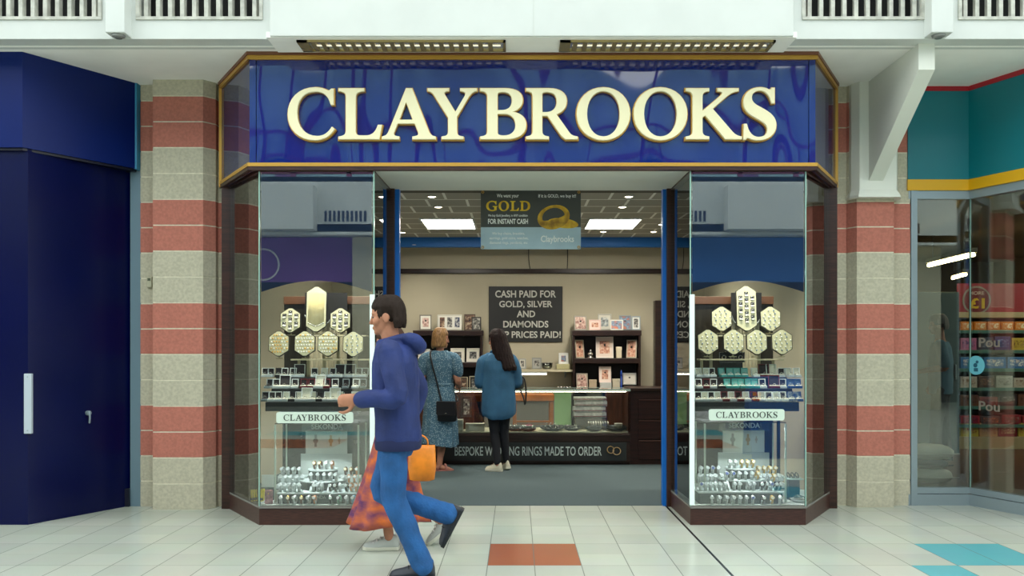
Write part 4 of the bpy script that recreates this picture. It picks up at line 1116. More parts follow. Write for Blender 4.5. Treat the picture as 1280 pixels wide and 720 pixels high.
tray_at('silver', SW, SH, 885, 427.5, Y1, 'cream hexagon tray beside the white strip, lower row of the right window')
tray_at('silver', SW, SH, 917, 427.5, Y1, 'cream hexagon tray, second from the white strip in the right window lower row')
tray_at('silver', SW, SH, 946, 427.5, Y1, 'cream hexagon tray, third from the white strip in the right window lower row')
tray_at('silver', SW, SH, 977.5, 427.5, Y1, 'cream hexagon tray, outermost of the lower row in the right window')
tray_at('silver', SW, SH, 902, 398.5, Y2, 'cream hexagon tray left of the tall ring tray in the right window')
tray_at('silver', SW, SH, 963, 398.5, Y2, 'cream hexagon tray right of the tall ring tray in the right window')
tray_at('rings', SW, TH, 933, 385.5, Y2-0.03, 'tall hexagon tray with three columns of rings in the right window')

# display stands: rail the trays stand on, stepped shelves, back panels
def window_furniture(nm, s, xa, xb):
    """s: -1 left, +1 right; xa, xb the window's clear x range (m)"""
    wl = 'left' if s < 0 else 'right'
    xc = (xa+xb)/2
    # tray rack (two rails on slim posts)
    t = thing('tray_rack', (xc, 7.3, 0.95), 'slim cream rack carrying the hexagon trays in the %s window' % wl, 'rack')
    cr = M('stand_cream', (190, 180, 146), 0.4)
    z1, z2 = pZ(429.5, Y1)-SH/2-0.022, pZ(400, Y2)-SH/2-0.022
    q = MB(); q.box(xa+0.12, xb-0.02, 7.15, 7.28, z1-0.012, z1, 0.002); q.build('lower_rail', cr, t)
    q = MB(); q.box(xa+0.2, xb-0.1, 7.18, 7.30, z2-0.012, z2, 0.002); q.build('upper_rail', cr, t)
    for x in (xa+0.24, xc-0.05, xc+0.07, xb-0.2):
        q = MB(); q.box(x-0.012, x+0.012, 7.26, 7.28, 1.166, z2-0.012); q.build('post', cr, t)
    for x in (xa+0.16, xb-0.08):
        q = MB(); q.box(x-0.01, x+0.01, 7.26, 7.28, 1.166, z1-0.012); q.build('post', cr, t)
    # black stepped shelf
    t = thing('stepped_shelf', (xc, 7.05, 0.9), 'black stepped shelf of ring boxes in the %s window' % wl, 'display shelf')
    for nm2, y0, y1, z0, z1 in (('front_step', 6.83, 7.0, 0.90, 0.975), ('middle_step', 7.0, 7.13, 0.90, 1.075), ('back_step', 7.13, 7.30, 0.90, 1.165)):
        q = MB(); q.box(xa, xb, y0, y1, z0, z1, 0.004); q.build(nm2, M('step_black', (24, 30, 32), 0.35), t)
    for x in (xa+0.05, xb-0.05):
        q = MB(); q.box(x-0.012, x+0.012, 7.2, 7.224, 0.156, 0.90); q.build('leg', M('step_black', (24, 30, 32), 0.35), t)
    t = thing('strip_light', (xc, 6.86, 0.88), 'added hidden lamp strip under the stepped shelf in the %s window' % wl, 'strip light')  # lamp added to brighten the watches, hidden behind the plaque
    q = MB(); la, lb = (pX(350, 6.86), pX(437, 6.86)) if s < 0 else (pX(891, 6.86), pX(976, 6.86)); q.box(la, lb, 6.845, 6.875, 0.886, 0.899); q.build('housing', alu, t)
    q = MB(); q.box(la+0.01, lb-0.01, 6.85, 6.87, 0.880, 0.886); q.build('diffuser', M('added_led_glow', (246, 252, 255), 0.4, emit=260), t)
    la, lb = (pX(335, 6.79), pX(455, 6.79)) if s < 0 else (pX(880, 6.79), pX(1000, 6.79))
    t = thing('added_pelmet_light', (xc, 6.79, 2.0), 'added hidden lamp strip behind the arched pelmet of the %s window' % wl, 'strip light')  # extra lamp added out of sight to light the fronts of the goods
    q = MB(); q.box(la, lb, 6.76, 6.83, 2.03, 2.05); q.box(la, la+0.02, 6.7435, 6.765, 2.03, 2.05); q.box(lb-0.02, lb, 6.7435, 6.765, 2.03, 2.05); q.build('housing', alu, t)
    q = MB(); q.prism([(6.765, 2.03), (6.825, 2.03), (6.825, 2.022), (6.80, 2.01), (6.765, 2.01)], la+0.01, lb-0.01, 'x'); q.build('diffuser', M('added_pelmet_glow', (250, 252, 255), 0.4, emit=24), t)
    # back board with a scalloped black drape
    t = thing('window_back_board', (xc, 7.45, 0.156), 'brown back board closing the %s display window' % wl, 'back board')
    q = MB(); q.box(xa-0.02, xb-0.02, 7.46, 7.48, 0.156, 0.9); q.build('lower_board', M('board_dark', (40, 38, 36), 0.25, var=0.2, vscale=3), t)
    q = MB(); q.box(xa-0.02, xb-0.02, 7.46, 7.475, 0.9, 1.80); q.build('upper_board', M('board_mid', (42, 38, 30), 0.3, var=0.25, vscale=4, stretch=(6, 1, 0.6)), t)
    q = MB(); q.box(xa-0.02, xb-0.02, 7.44, 7.48, 1.80, 1.87, 0.004); q.build('top_rail', M('rail_tan', (92, 60, 38), 0.4), t)
    a, b = (xa+0.18, xa+0.55) if s < 0 else (xc+0.02, xb-0.14)
    t = thing('swag_drape', ((a+b)/2, 7.43, 1.5), 'black scalloped drape with cream cloth as backlight behind the trays in the %s window' % wl, 'drape')
    q = MB(); n = 40
    low = [(a+(b-a)*i/n, 1.70-0.07*abs(math.sin(PI*3*i/n))) for i in range(n+1)]
    q.prism(low+[(b, 1.90), (a, 1.90)], 7.40, 7.41, 'y'); q.build('drape', M('drape_black', (18, 18, 18), 0.8), t)
    q = MB(); q.smooth = True
    q.tube([(x, 7.397, z) for x, z in low[::2]], 0.006, 6, 2); q.build('piping', M('piping_silver', (150, 156, 150), 0.4), t)
    q = MB()
    fold = []
    for i in range(n+1):
        fold.append((a+0.01+(b-a-0.02)*i/n, 7.424+0.006*math.sin(i*1.3)))
    q.loft([[(x, y, z) for x, y in fold]+[(x, y+0.004, z) for x, y in fold[::-1]] for z in (1.0, 1.85)]); q.build('swag_light_cloth', M('swag_light_cream', (196, 188, 160), 0.7), t)  # pale cloth stands in for light coming through the swag
XL = (-2.04, -1.185); XR = (1.435, 2.29)
window_furniture('left', -1, *XL); window_furniture('right', 1, *XR)

# ---- ring boxes
def ring_box(lid, inner, pad, w=0.055, hl=0.052):
    t = bpy.data.objects.new('ring_box', None); COL.objects.link(t)
    d = 0.05
    q = MB(); q.box(-w/2, w/2, -d/2, d/2, 0, 0.02, 0.003); q.build('base', lid, t, local=True)
    q = MB(); q.box(-w/2+0.005, w/2-0.005, -d/2+0.005, d/2-0.008, 0.018, 0.028, 0.004); q.build('cushion', pad, t, local=True)
    q = MB(); q.smooth = True; q.torus((0, -0.002, 0.03), 0.011, 0.0025, (0, 1, 0.15), 14, 6); q.build('ring', silver_m, t, local=True)
    R = Matrix.Translation((0, d/2, 0.018)) @ Matrix.Rotation(-math.radians(12), 4, 'X')
    e = 0.005
    q = MB(); q.box(-w/2, w/2, 0.0, 0.012, 0, e); q.box(-w/2, w/2, 0.0, 0.012, hl-e, hl); q.box(-w/2, -w/2+e, 0.0, 0.012, e, hl-e); q.box(w/2-e, w/2, 0.0, 0.012, e, hl-e); q.box(-w/2, w/2, 0.012, 0.016, 0, hl)
    q.xform(R); l = q.build('lid', lid, t, local=True)
    q = MB(); q.box(-w/2+e, w/2-e, 0.008, 0.012, e, hl-e); q.xform(R); q.build('lining', inner, l, local=True)
    return t
BP = {}
BT = {'wd': (box_white, velvet, pad_white, 'white ring box with dark lining'), 'ww': (box_white, pad_white, pad_white, 'white ring box with cream lining'),
      'sd': (box_silver, velvet, velvet, 'silver ring box with dark lining'), 'tt': (box_teal, M('lin_teal', (130, 190, 184), 0.6), pad_white, 'teal ring box'),
      'bw': (box_black, velvet, pad_white, 'black ring box with white cushion'), 'rr': (box_red, velvet, pad_white, 'dark red ring box'),
      'bl': (M('box_blue', (40, 76, 130), 0.4), M('lin_blue', (90, 120, 160), 0.5), pad_white, 'blue ring box')}
def boxes(win, step, Y, z, lst, big=()):
    """lst of (px x, kind); labels count from the pillar side"""
    n = len(lst)
    cnt = 0
    for i, (x, k) in enumerate(lst):
        size = 'L' if i in big else 'S'
        key = (k, size); used = key in BP
        if not used: BP[key] = ring_box(*BT[k][:3], *((0.09, 0.095) if size == 'L' else (0.056, 0.062)))
        lab = '%s%s, %s from left on the %s, %s window' % ('large ' if size == 'L' else '', BT[k][3], ORD[i], step, win)
        put(BP[key], used, (pX(x, Y), Y, z), lab, 'ring box', 'ring boxes on the %s of the %s window' % (step, win), math.radians(random.Random(i*7+int(x)).uniform(-12, 12)))
f_ = 'front step'; m_ = 'middle step'; b_ = 'back step'
boxes('left', f_, 6.92, 0.975, [(331, 'sd'), (339, 'wd'), (347.5, 'wd'), (356, 'ww'), (365, 'bw'), (373, 'ww'), (381.5, 'ww'), (390.5, 'ww'), (399, 'bw'), (407, 'ww'), (416.5, 'ww'), (425, 'ww'), (433, 'bw'), (441.5, 'ww'), (451, 'wd')], (6, 10))
boxes('left', m_, 7.065, 1.075, [(335, 'sd'), (345, 'wd'), (355.5, 'wd'), (368, 'wd'), (379, 'rr'), (388, 'rr'), (398.5, 'ww'), (408, 'rr'), (419, 'wd'), (432, 'sd'), (444, 'wd'), (454, 'sd')], (2, 6))
boxes('left', b_, 7.19, 1.165, [(331, 'wd'), (338, 'wd'), (348, 'bw'), (355, 'wd'), (365, 'wd'), (374, 'wd'), (393, 'wd'), (404, 'ww'), (414, 'wd'), (423, 'wd'), (437, 'wd'), (447, 'wd'), (455, 'wd')], (5, 9, 10))
boxes('right', f_, 6.92, 0.975, [(873, 'wd'), (881, 'ww'), (889.5, 'wd'), (898, 'ww'), (907, 'rr'), (916, 'ww'), (925, 'rr'), (934, 'ww'), (944, 'rr'), (953, 'ww'), (962, 'wd'), (972, 'ww'), (981, 'wd'), (990, 'bl'), (999, 'bl')])
boxes('right', m_, 7.065, 1.075, [(874, 'wd'), (883, 'rr'), (892, 'wd'), (902, 'bw'), (911, 'tt'), (919.5, 'tt'), (928, 'tt'), (936.5, 'tt'), (945, 'tt'), (954, 'wd'), (968, 'rr'), (979, 'wd'), (989, 'bl'), (998, 'bl')], (10,))
boxes('right', b_, 7.19, 1.165, [(874, 'ww'), (883, 'ww'), (891, 'wd'), (904, 'tt'), (913, 'tt'), (922, 'tt'), (931, 'tt'), (945, 'ww'), (956, 'rr'), (966, 'ww'), (977, 'wd'), (988, 'ww'), (997, 'ww')], (8, 9))
# three-slot black ring stand at the top of the right window, silver trunks row
x0, x1 = pX(900, 7.22), pX(931, 7.22)
t = thing('ring_stand', ((x0+x1)/2, 7.25, 1.25), 'black three-slot ring stand above the teal boxes in the right window', 'ring stand')
z0, z1 = pZ(453, 7.24), pZ(440, 7.24)
q = MB(); q.box(x0, x1, 7.235, 7.25, z0, z1, 0.002); q.box(x0+0.01, x1-0.01, 7.25, 7.258, 1.165, z0+0.01); q.build('board', black_m, t)
q = MB(); q.box(x0-0.004, x1+0.004, 7.231, 7.236, z1-0.004, z1); q.box(x0-0.004, x1+0.004, 7.231, 7.236, z0, z0+0.004); q.box(x0-0.004, x0, 7.231, 7.236, z0, z1); q.box(x1, x1+0.004, 7.231, 7.236, z0, z1); q.build('edging', silver_m, t)
for i in range(3):
    x = x0+(i+0.5)*(x1-x0)/3
    q = MB(); q.smooth = True; q.torus((x, 7.225, (z0+z1)/2), 0.016, 0.004, (0, 1, 0.3), 14, 6); q.build('ring', silver_m, t)

# ---- CLAYBROOKS plaques on the glass
for nm, xa, xb, ya, yb in (('left', 345.5, 441.5, 515, 529), ('right', 886, 980.5, 511.5, 525.5)):
    Y = 6.712
    x0, x1, z0, z1 = pX(xa, Y), pX(xb, Y), pZ(yb, Y), pZ(ya, Y)
    t = thing('name_plaque', ((x0+x1)/2, Y, z0), 'small white CLAYBROOKS plaque on the glass of the %s window' % nm, 'sign')
    r = 0.018; poly = []
    for cx_, cz_, a0 in ((x1-r, z1-r, 0), (x0+r, z1-r, 90), (x0+r, z0+r, 180), (x1-r, z0+r, 270)):
        for k in range(5):
            a = math.radians(a0+22.5*k); poly.append((cx_+r*math.cos(a), cz_+r*math.sin(a)))
    q = MB(); q.prism(poly, Y-0.003, Y+0.006, 'y'); q.build('plate', M('plaque_white', (206, 222, 208), 0.4), t)
    W = x1-x0
    tot = 0.80*W; x = x0+0.095*W
    widths = [58, 54, 66, 61, 57, 64, 66, 66, 69, 42]; sp = 6
    k = tot/(sum(widths)+sp*9-20)
    for ch, w_ in zip('CLAYBROOKS', widths):
        if ch == 'Y': x -= 12*k
        q = MB(); glyph_mb(q, ch, x, x+w_*k, z0+0.23*(z1-z0), z0+0.77*(z1-z0), Y-0.0025, 0.002); q.build('letter', M('letter_dark', (44, 54, 48), 0.5), t)
        x += (w_+sp)*k
# ---- watch displays
def watch(strap, case, dial, h=0.075):
    t = bpy.data.objects.new('wrist_watch', None); COL.objects.link(t)
    q = MB(); q.smooth = True; q.torus((0, 0.012, h*0.5), 0.024, 0.0045, (1, 0, 0), 18, 6, 2.2)
    for i, v in enumerate(q.v): q.v[i] = (v[0], v[1], h*0.5+(v[2]-h*0.5)*h/0.058)
    q.build('strap', strap, t, local=True)
    q = MB(); q.smooth = True; q.cyl((0, -0.012, h*0.74), (0, -0.020, h*0.77), 0.0155, seg=16); c = q.build('case', case, t, local=True)
    q = MB(); q.cyl((0, -0.0195, h*0.768), (0, -0.0212, h*0.776), 0.0125, seg=16); q.build('dial', dial, c, local=True)
    q = MB(); q.smooth = True; q.cyl((0.015, -0.016, h*0.755), (0.019, -0.016, h*0.755), 0.003, seg=8); q.build('crown', case, c, local=True)
    q = MB(); q.box(-0.011, 0.011, 0.0, 0.022, 0, h*0.4, 0.004); q.build('cuff_stand', M('cuff', (190, 200, 198), 0.5), t, local=True)
    return t
rose = M('rose_gold', (222, 156, 112), 0.28, metal=0.35)
WT = {'s': (watch_s, watch_s, M('dial_white', (220, 226, 226), 0.3), 'silver watch'), 'g': (watch_g, watch_g, M('dial_cream', (230, 222, 196), 0.3), 'gold watch'), 'r': (rose, rose, MATS['dial_white'], 'rose gold watch'),
      'k': (M('strap_black', (24, 24, 26), 0.5), silver_m, MATS['dial_white'], 'black strap watch'), 'b': (M('strap_brown', (96, 58, 36), 0.5), gold_m, MATS['dial_cream'], 'brown strap watch'),
      'u': (watch_s, watch_s, M('dial_blue', (70, 86, 150), 0.3), 'blue dialled silver watch'), 'p': (M('strap_sky', (120, 176, 214), 0.5), silver_m, MATS['dial_white'], 'pale blue watch'), 'm': (M('strap_mint', (150, 200, 170), 0.5), silver_m, MATS['dial_white'], 'mint green watch')}
WP = {}
def watches(win, row, Y, z, lst):
    for i, (x, k) in enumerate(lst):
        used = k in WP
        if not used: WP[k] = watch(*WT[k][:3])
        put(WP[k], used, (pX(x, Y), Y, z), '%s, %s from left on the %s of the %s window' % (WT[k][3], ORD[i], row, win), 'watch', 'watches on the %s of the %s window' % (row, win), math.radians(random.Random(i*5+int(x)).uniform(-14, 14)))
def watch_stand(win, dx, dy, xa, xb, px0, px1):
    """dx shifts the pixel positions of the left one; xa, xb: showcase post pixels"""
    P = lambda x: x+dx
    t = thing('watch_display', (pX(P(403), 6.95), 6.95, 0.156), 'stepped white SEKONDA watch stand in the %s window' % win, 'display stand')
    stp = M('stand_white', (206, 216, 214), 0.4); std = M('stand_dark', (50, 62, 62), 0.35)
    x0, x1 = pX(P(px0), 6.80), pX(P(px1), 6.80)
    zf = pZ(618+dy, 6.80)
    q = MB(); q.box(x0, x1, 6.80, 7.22, 0.156, zf, 0.003); q.build('front_block', std, t)
    q = MB(); q.box(x0-0.004, x1+0.004, 6.79, 7.22, zf, zf+0.012, 0.002); q.build('front_top', stp, t)
    q = MB(); text_mb(q, 'SEKONDA', pX(P(383), 6.79), pX(P(407), 6.79), pZ(623.5+dy, 6.79), pZ(619.8+dy, 6.79), 6.7985, 0.002, 0.02); q.build('lettering', M('notice_white', (196, 196, 188)), t)
    z2 = zf+0.075; z3 = zf+0.155
    for nm, cxp, r, za, zb2, yy in (('middle_drum', 404, 0.19, zf+0.012, z2, 7.08), ('top_drum', 404, 0.12, z2, z3, 7.12)):
        q = MB(); q.lathe([(0, 0), (r, 0), (r, zb2-za), (0, zb2-za)], (pX(P(cxp), yy), yy, za), 36); q.build(nm, std, t)
        q = MB(); q.lathe([(0, 0), (r+0.006, 0), (r+0.006, 0.008), (0, 0.008)], (pX(P(cxp), yy), yy, zb2), 36); q.build(nm.replace('drum', 'top'), stp, t)
    # side wings
    for nm, a, b in (('wing', px0+2, 385), ('wing', 424, px1-1)):
        q = MB(); q.box(pX(P(a), 7.08), pX(P(b), 7.08), 6.99, 7.2, zf+0.012, zf+0.05, 0.003); q.box(pX(P(a), 7.15), pX(P(b), 7.15), 7.1, 7.2, zf+0.05, zf+0.10, 0.003); q.build(nm, stp, t)
    q = MB(); q.prism([(6.84, zf+0.012), (6.98, zf+0.012), (6.98, zf+0.09), (6.96, zf+0.09)], pX(P(388), 6.9), pX(P(390.5), 6.9), 'x'); q.prism([(6.84, zf+0.012), (6.98, zf+0.012), (6.98, zf+0.09), (6.96, zf+0.09)], pX(P(410), 6.9), pX(P(412.5), 6.9), 'x'); q.build('dividing_fin', stp, t)
    # back card and header
    q = MB(); q.box(pX(P(376), 7.24), pX(P(440), 7.24), 7.235, 7.245, zf+0.01, pZ(567+dy, 7.24), 0.002); q.build('lower_card', M('card_pale', (206, 214, 210), 0.5), t)
    cd = MB(); cd.box(pX(P(382), 7.25), pX(P(434), 7.25), 7.247, 7.255, pZ(570+dy, 7.25), pZ(539+dy, 7.25), 0.002); card = cd.build('poster_card', M('card_white2', (222, 228, 222), 0.5), t)
    for xx, c, w in ((394.5, (150, 150, 146), 0.022), (413.5, (196, 170, 130), 0.02), (424, (190, 180, 160), 0.012)):
        q = MB(); q.cyl((pX(P(xx), 7.245), 7.2465, pZ(551+dy, 7.245)), (pX(P(xx), 7.245), 7.2455, pZ(551+dy, 7.245)), w, seg=20); q.box(pX(P(xx), 7.245)-w*0.45, pX(P(xx), 7.245)+w*0.45, 7.2462, 7.247, pZ(551+dy, 7.245)-w*2.4, pZ(551+dy, 7.245)+w*2.4); q.build('watch_print', M('wprint_%d' % c[0], c, 0.4), card)
    q = MB(); text_mb(q, 'SEKONDA', pX(P(389.5), 7.2), pX(P(428.5), 7.2), pZ(536.5+dy, 7.2), pZ(530+dy, 7.2), 7.2, 0.004, 0.02); h_ = q.build('header_lettering', M('header_white', (206, 214, 214), 0.4), t)
    q = MB(); q.box(pX(P(377), 7.2), pX(P(441), 7.2), 7.203, 7.207, pZ(540+dy, 7.2), pZ(527.5+dy, 7.2)); q.build('header_plate', glass_mat('header_glass', (0.8, 0.85, 0.84), 0.02), t)
    for xx in (xa, xb):
        q = MB(); q.box(pX(xx, 6.86)-0.007, pX(xx, 6.86)+0.007, 6.853, 6.867, 0.156, pZ(531+dy, 6.86), 0.002); q.build('showcase_post', M('post_cream', (200, 212, 196), 0.3), t)
        q = MB(); q.box(pX(xx, 6.86)-0.006, pX(xx, 6.86)+0.006, 7.194, 7.206, 0.156, pZ(528+dy, 7.2), 0.002); q.build('showcase_post', M('post_cream', (200, 212, 196), 0.3), t)
    q = MB(); q.box(pX(xa, 6.86), pX(xb, 6.86), 6.85, 7.21, pZ(530+dy, 6.86), pZ(530+dy, 6.86)+0.006); q.build('showcase_top', case_glass, t)
    sh = lambda L: [(P(x), k) for x, k in L]
    A = 'sekonda'
    if win == 'left':
        watches(win, 'floor row', 6.765, 0.156, sh([(351, 's'), (360, 'b'), (368, 's'), (377, 'b'), (385.5, 's'), (393, 'r'), (413, 'k'), (423.5, 'm'), (433, 's'), (441.5, 'p')]))
        watches(win, 'front ledge', 6.85, zf+0.012, sh([(350, 's'), (356, 's'), (362, 's'), (368, 's'), (374, 's'), (392, 's'), (397, 's'), (402.5, 's'), (413, 'k'), (419, 'k'), (425, 's'), (433, 'k'), (439, 'r'), (445, 'r'), (450, 'r')]))
        watches(win, 'low side wings', 7.045, zf+0.05, sh([(350, 's'), (357, 's'), (364, 's'), (371, 's'), (378, 's'), (429, 's'), (436, 'r'), (443, 'r'), (449, 'r')]))
        watches(win, 'high side wings', 7.15, zf+0.10, sh([(353, 's'), (360, 's'), (367, 's'), (374, 's'), (432, 'b'), (439, 'b'), (446, 'r')]))
        watches(win, 'middle drum', 6.95, z2+0.008, sh([(388.5, 's'), (397, 's'), (405, 's'), (413, 's'), (420, 's')]))
        watches(win, 'top drum', 7.07, z3+0.008, sh([(393, 'b'), (400, 'b'), (408, 's'), (415, 'r')]))
    else:
        watches(win, 'floor row', 6.765, 0.156, [(890, 's'), (899, 's'), (908, 's'), (916.5, 's'), (925, 's'), (933, 's'), (941, 'u'), (954, 'k'), (965, 'g'), (975, 's')])
        watches(win, 'front ledge', 6.85, zf+0.012, [(876, 'u'), (882, 's'), (888, 's'), (894, 's'), (900, 's'), (906, 's'), (918, 's'), (924.5, 's'), (936, 's'), (942, 's'), (952, 'k'), (958, 'k'), (964, 'u'), (970, 'k'), (975, 'k')])
        watches(win, 'low side wings', 7.045, zf+0.05, [(874, 's'), (881, 'u'), (888, 's'), (894, 's'), (901, 's'), (949, 's'), (955, 's'), (961, 's'), (967, 'g'), (973, 's')])
        watches(win, 'high side wings', 7.15, zf+0.10, [(876, 's'), (884, 's'), (891, 'u'), (898, 's'), (948, 'g'), (955, 'g'), (962, 'g'), (969, 'g')])
        watches(win, 'middle drum', 6.95, z2+0.008, [(908, 'u'), (916, 'u'), (924, 's'), (932, 's'), (940, 's'), (947, 'g')])
        watches(win, 'top drum', 7.07, z3+0.008, [(912, 's'), (919, 's'), (927, 'g'), (934, 'g'), (941, 'g')])
watch_stand('left', 0, 0, 344, 448, 347, 452)
watch_stand('right', 521.5, -1.5, 881, 982, 352, 457)
# odd goods at the outer corners of the windows
def corner_goods():
    # left: yellow gift bag, pink case, catalogue leaning
    Y = 6.93
    x = pX(323, Y)
    t = thing('gift_bag', (x, Y, 0.156), 'yellow and black gift bag in the outer corner of the left window', 'bag')
    q = MB(); q.loft([[(x-0.05, Y-0.03, 0.156), (x+0.04, Y-0.03, 0.156), (x+0.04, Y+0.03, 0.156), (x-0.05, Y+0.03, 0.156)], [(x-0.055, Y-0.028, 0.25), (x+0.045, Y-0.028, 0.25), (x+0.045, Y+0.028, 0.25), (x-0.055, Y+0.028, 0.25)]]); q.build('bag', M('bag_yellow', (240, 214, 30), 0.4), t)
    q = MB(); q.box(x-0.056, x+0.046, Y-0.0315, Y-0.027, 0.165, 0.185); q.build('band', black_m, t)
    q = MB(); q.smooth = True; q.tube([(x-0.03, Y-0.025, 0.25), (x-0.02, Y-0.03, 0.31), (x+0.01, Y-0.03, 0.31), (x+0.02, Y-0.025, 0.25)], 0.004, 6); q.build('handle', black_m, t)
    x = pX(336, 6.79); Y = 6.79
    t = thing('purse', (x, Y, 0.156), 'pink patterned purse standing left of the watch stand', 'purse')
    q = MB(); q.box(x-0.032, x+0.032, Y-0.012, Y+0.012, 0.156, 0.27, 0.008); q.build('body', M('purse_pink', (196, 128, 136), 0.6, rgb2=(120, 70, 80), vscale=40), t)
    q = MB(); q.smooth = True; q.ell((x, Y-0.013, 0.24), 0.007, 0.004, 0.007, 8, 6); q.build('clasp', gold_m, t)
    # magazine rack
    a, b = pX(325, 6.98), pX(343, 6.98)
    t = thing('leaflet_holder', ((a+b)/2, 7.0, 0.156), 'small dark leaflet holder behind the yellow bag in the left window', 'holder')
    q = MB(); q.box(a, b, 6.96, 7.04, 0.156, 0.26, 0.004); q.build('holder', M('holder_grey', (60, 66, 66), 0.3), t)
    q = MB(); q.box(a+0.01, b-0.01, 6.985, 7.0, 0.16, 0.36); q.build('leaflet', M('leaflet', (200, 204, 196), 0.5), t)
    # right: glass stand with sunglasses-like bracelet, white pebble dish
    a, b = pX(981, 7.0), pX(1001, 7.0)
    t = thing('bracelet_stand', ((a+b)/2, 7.0, 0.156), 'black bracelets on a small glass stand in the outer corner of the right window', 'stand')
    zt_ = pZ(597, 7.0)
    q = MB(); q.box(a, b, 6.93, 7.08, zt_-0.01, zt_, 0.002); q.build('top', M('shelf_glass', (170, 196, 190), 0.2), t)
    q = MB(); q.box(a+0.02, b-0.02, 6.96, 7.05, 0.156, zt_-0.01, 0.004); q.build('column', M('column_navy', (34, 48, 70), 0.3), t)
    for i in range(3):
        q = MB(); q.smooth = True; q.torus((a+0.03+i*0.035, 7.0, zt_+0.02), 0.022, 0.005, (1, 0.3, 0.3), 16, 6); q.build('bracelet', black_m, t)
    x = pX(1000, 6.86)
    t = thing('necklace_dish', (x, 6.88, 0.156), 'pale dish of silver necklaces at the floor of the right window corner', 'dish')
    q = MB(); q.smooth = True; q.lathe([(0, 0), (0.05, 0), (0.07, 0.025), (0.064, 0.025), (0.045, 0.008), (0, 0.008)], (x, 6.88, 0.156)); q.build('dish', M('dish_pale', (200, 210, 204), 0.4), t)
    for i in range(4):
        q = MB(); q.smooth = True; q.torus((x+0.01*math.cos(i*1.7), 6.88+0.01*math.sin(i*1.7), 0.18+i*0.008), 0.035, 0.005, (0.2*math.cos(i*2), 0.2*math.sin(i*2), 1), 18, 6); q.build('necklace', silver_m, t)
corner_goods()
# ------------------------------------------------------------------ neighbour shop on the right (teal fascia)
teal = M('teal_fascia', (0, 116, 128), 0.3)
yellow = M('yellow_strip', (222, 168, 8), 0.4)
red_line = M('red_line', (176, 24, 40), 0.4)
R0, R1, R2, R3 = (3.54, 7.588), (4.085, 7.588), (4.47, 6.72), (9.0, 6.72)
def seg_prisms(z0, z1, t, out=0.0):
    mb = MB()
    for p, q in ((R0, R1), (R1, R2), (R2, R3)):
        mb.prism(panel((p[0]-out, p[1]-out), (q[0]-out, q[1]-out), t), z0, z1)
    return mb
zy0, zy1 = pZ(239, 7.6), pZ(225.5, 7.6)
struct(seg_prisms(zy1, 3.72, 0.05, 0.03).build('wall_fascia_teal', teal))
struct(seg_prisms(zy0, zy1, 0.055, 0.035).build('trim_yellow', yellow))
struct(seg_prisms(3.72, 3.765, 0.055, 0.035).build('trim_red', red_line))
struct(seg_prisms(zy0-0.075, zy0, 0.06, 0.02).build('trim_head', alu))
w3 = bpy.data.objects.new('window_3', None); COL.objects.link(w3); w3.location = (4.1, 7.6, 0); w3['kind'] = 'structure'
seg_prisms(0, 0.10, 0.08, 0.02).build('sill_base', alu, w3)
seg_prisms(0.105, 0.16, 0.07, 0.012).build('bottom_rail', alu, w3)
gR = glass_mat('shop_glass', (0.84, 0.90, 0.88), 0.05)
for p, q in ((R0, R1), (R1, R2), (R2, R3)):
    mb = MB(); mb.prism(panel(p, q, 0.012), 0.16, zy0-0.07); mb.build('glass_pane', gR, w3)
mb = MB(); mb.box(R0[0], R0[0]+0.055, 7.56, 7.66, 0, zy0); mb.build('jamb', alu, w3)
mb = MB(); mb.box(R1[0]-0.004, R1[0]+0.004, R1[1]-0.004, R1[1]+0.012, 0.16, zy0-0.07); mb.build('glass_joint', glass_edge, w3)
mb = MB(); mb.box(R2[0]-0.03, R2[0]+0.03, R2[1]-0.03, R2[1]+0.03, 0, zy0); mb.build('post', alu, w3)
# interior
mb = MB(); mb.prism([(3.54, 7.66), (4.1, 7.66), (4.5, 6.8), (9, 6.8), (9, 16), (3.54, 16)], -0.005, 0.006)
struct(mb.build('floor_wood', M('floor_brown', (96, 54, 36), 0.35, var=0.2, vscale=3, stretch=(1, 8, 1))))
mb = MB(); mb.box(3.5, 9.2, 15.9, 16.05, 0, 3.2); struct(mb.build('wall_back_shop', M('shop_wall', (120, 108, 88), 0.7)))
mb = MB(); mb.box(3.42, 3.54, 7.66, 16, 0, 3.2); struct(mb.build('wall_left_shop', M('shop_wall', (120, 108, 88), 0.7)))
mb = MB(); mb.box(9.0, 9.15, 6.75, 16, 0, 3.2); struct(mb.build('wall_right_shop', M('shop_wall', (120, 108, 88), 0.7)))
mb = MB(); mb.prism([(3.54, 7.68), (4.12, 7.68), (4.52, 6.82), (9, 6.82), (9, 16), (3.54, 16)], 3.05, 3.15); struct(mb.build('ceiling_shop', M('shop_ceiling', (128, 118, 96), 0.7)))
